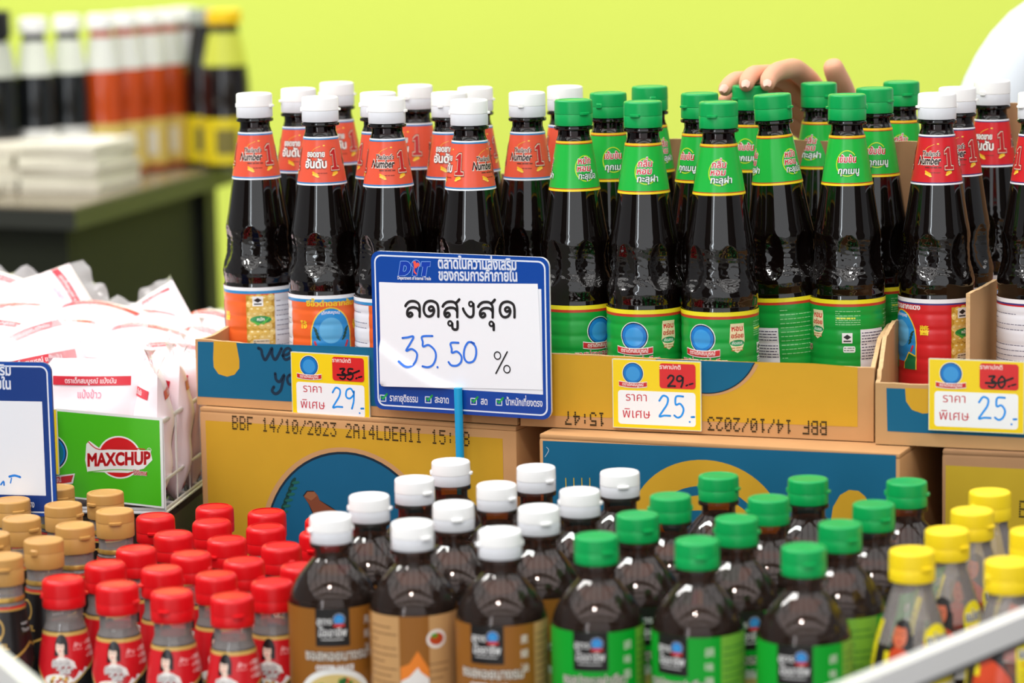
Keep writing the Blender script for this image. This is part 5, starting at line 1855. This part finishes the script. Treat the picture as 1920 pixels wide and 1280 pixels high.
chain = [[(TC + Vector((0, 0, -.05)), (.095, .15)), (SH + Vector((.02, .005, -.005)), (.078, .078)), (hp(1935, 78, 3.53), (.066, .066)), (hp(1862, 230, 3.50), (.060, .058)), (elbow, (.056, .052)), (hp(1760, 352, 3.425), (.046, .042))],
         [(TC + Vector((0, 0, -.05)), .1), (TC + Vector((0, 0, -.24)), (.135, .135)), (TC + Vector((0, 0, -.44)), (.128, .128)), (TC + Vector((0, 0, -.60)), (.140, .140))],
         [(TC + Vector((0, 0, -.05)), .1), (SH + Vector((.35, .03, -.005)), (.070, .070)), (SH + Vector((.385, .055, -.24)), (.056, .056)), (SH + Vector((.375, .03, -.44)), (.046, .044))]]
tag(skin_mesh('shirt', chain, SHIRT, person), 'white long-sleeved shirt')
hip = TC + Vector((0, 0, -.56))
fz = -hip.z - person.location.z
chain = [[(hip, (.128, .128)), (hip + Vector((-.08, 0, -.16)), (.088, .088)), (hip + Vector((-.10, -.01, -.42)), (.066, .066)), (hip + Vector((-.10, .01, -.42 - (hip.z - .42) + .10)), (.05, .05))],
         [(hip, .128), (hip + Vector((.08, 0, -.16)), (.088, .088)), (hip + Vector((.10, -.01, -.42)), (.066, .066)), (hip + Vector((.10, .01, -.42 - (hip.z - .42) + .10)), (.05, .05))]]
tag(skin_mesh('trousers', chain, P((40, 42, 50), .85, .2), person), 'dark trousers')
for sx in (-.10, .10):
    a_ = Vector((hip.x + sx, hip.y + .03, .045))
    tag(skin_mesh('shoe', [[(a_, (.042, .04)), (a_ + Vector((0, -.10, -.005)), (.045, .036)), (a_ + Vector((0, -.18, -.012)), (.038, .028))]], P((24, 22, 22), .4, .5), person), 'black shoe')
hc = SH + Vector((.18, .012, .245))
b = MB()
rows = []
for i in range(11):
    t_ = i / 10
    ph = radians(92 - 112 * t_)
    rows.append([hc + Vector((.083 * cos(ph) * sin(a_), .100 * cos(ph) * -cos(a_) + .012, .108 * sin(ph))) for a_ in [radians(q) for q in range(int(20 + 48 * t_), int(341 - 48 * t_), max(1, int((321 - 96 * t_) / 24)))][:24]])
m_ = min(len(r_) for r_ in rows)
b.grid([r_[:m_] for r_ in rows], P((26, 22, 20), .5, .4))
tag(b.build('hair', hand, recalc=False), 'short black hair')
for sx in (-.030, .030):
    b = MB()
    b.lathe([(.001, -.007), (.008, -.005), (.011, 0), (.008, .005), (.001, .007)], P((40, 28, 24), .3, .5), 14)
    o = b.build('eye', hand, hc + Vector((sx, -.080, -.005)))
b = MB(); b.tube([hc + Vector((0, -.085, .0)), hc + Vector((0, -.096, -.025)), hc + Vector((0, -.102, -.040)), hc + Vector((0, -.085, -.046))], [.006, .009, .012, .006], SKIN, 10)
b.build('nose', hand)
b = MB(); b.tube([hc + Vector((-.024, -.070, -.073)), hc + Vector((0, -.080, -.070)), hc + Vector((.024, -.070, -.073))], [.003, .006, .003], P((190, 100, 96), .5, .4), 8)
b.build('mouth', hand)
for sx in (-1, 1):
    b = MB(); b.tube([hc + Vector((sx * .080, .0, .015)), hc + Vector((sx * .090, .008, .0)), hc + Vector((sx * .080, .0, -.035))], [.007, .011, .007], SKIN, 8)
    b.build('ear', hand)
#PERSON_END
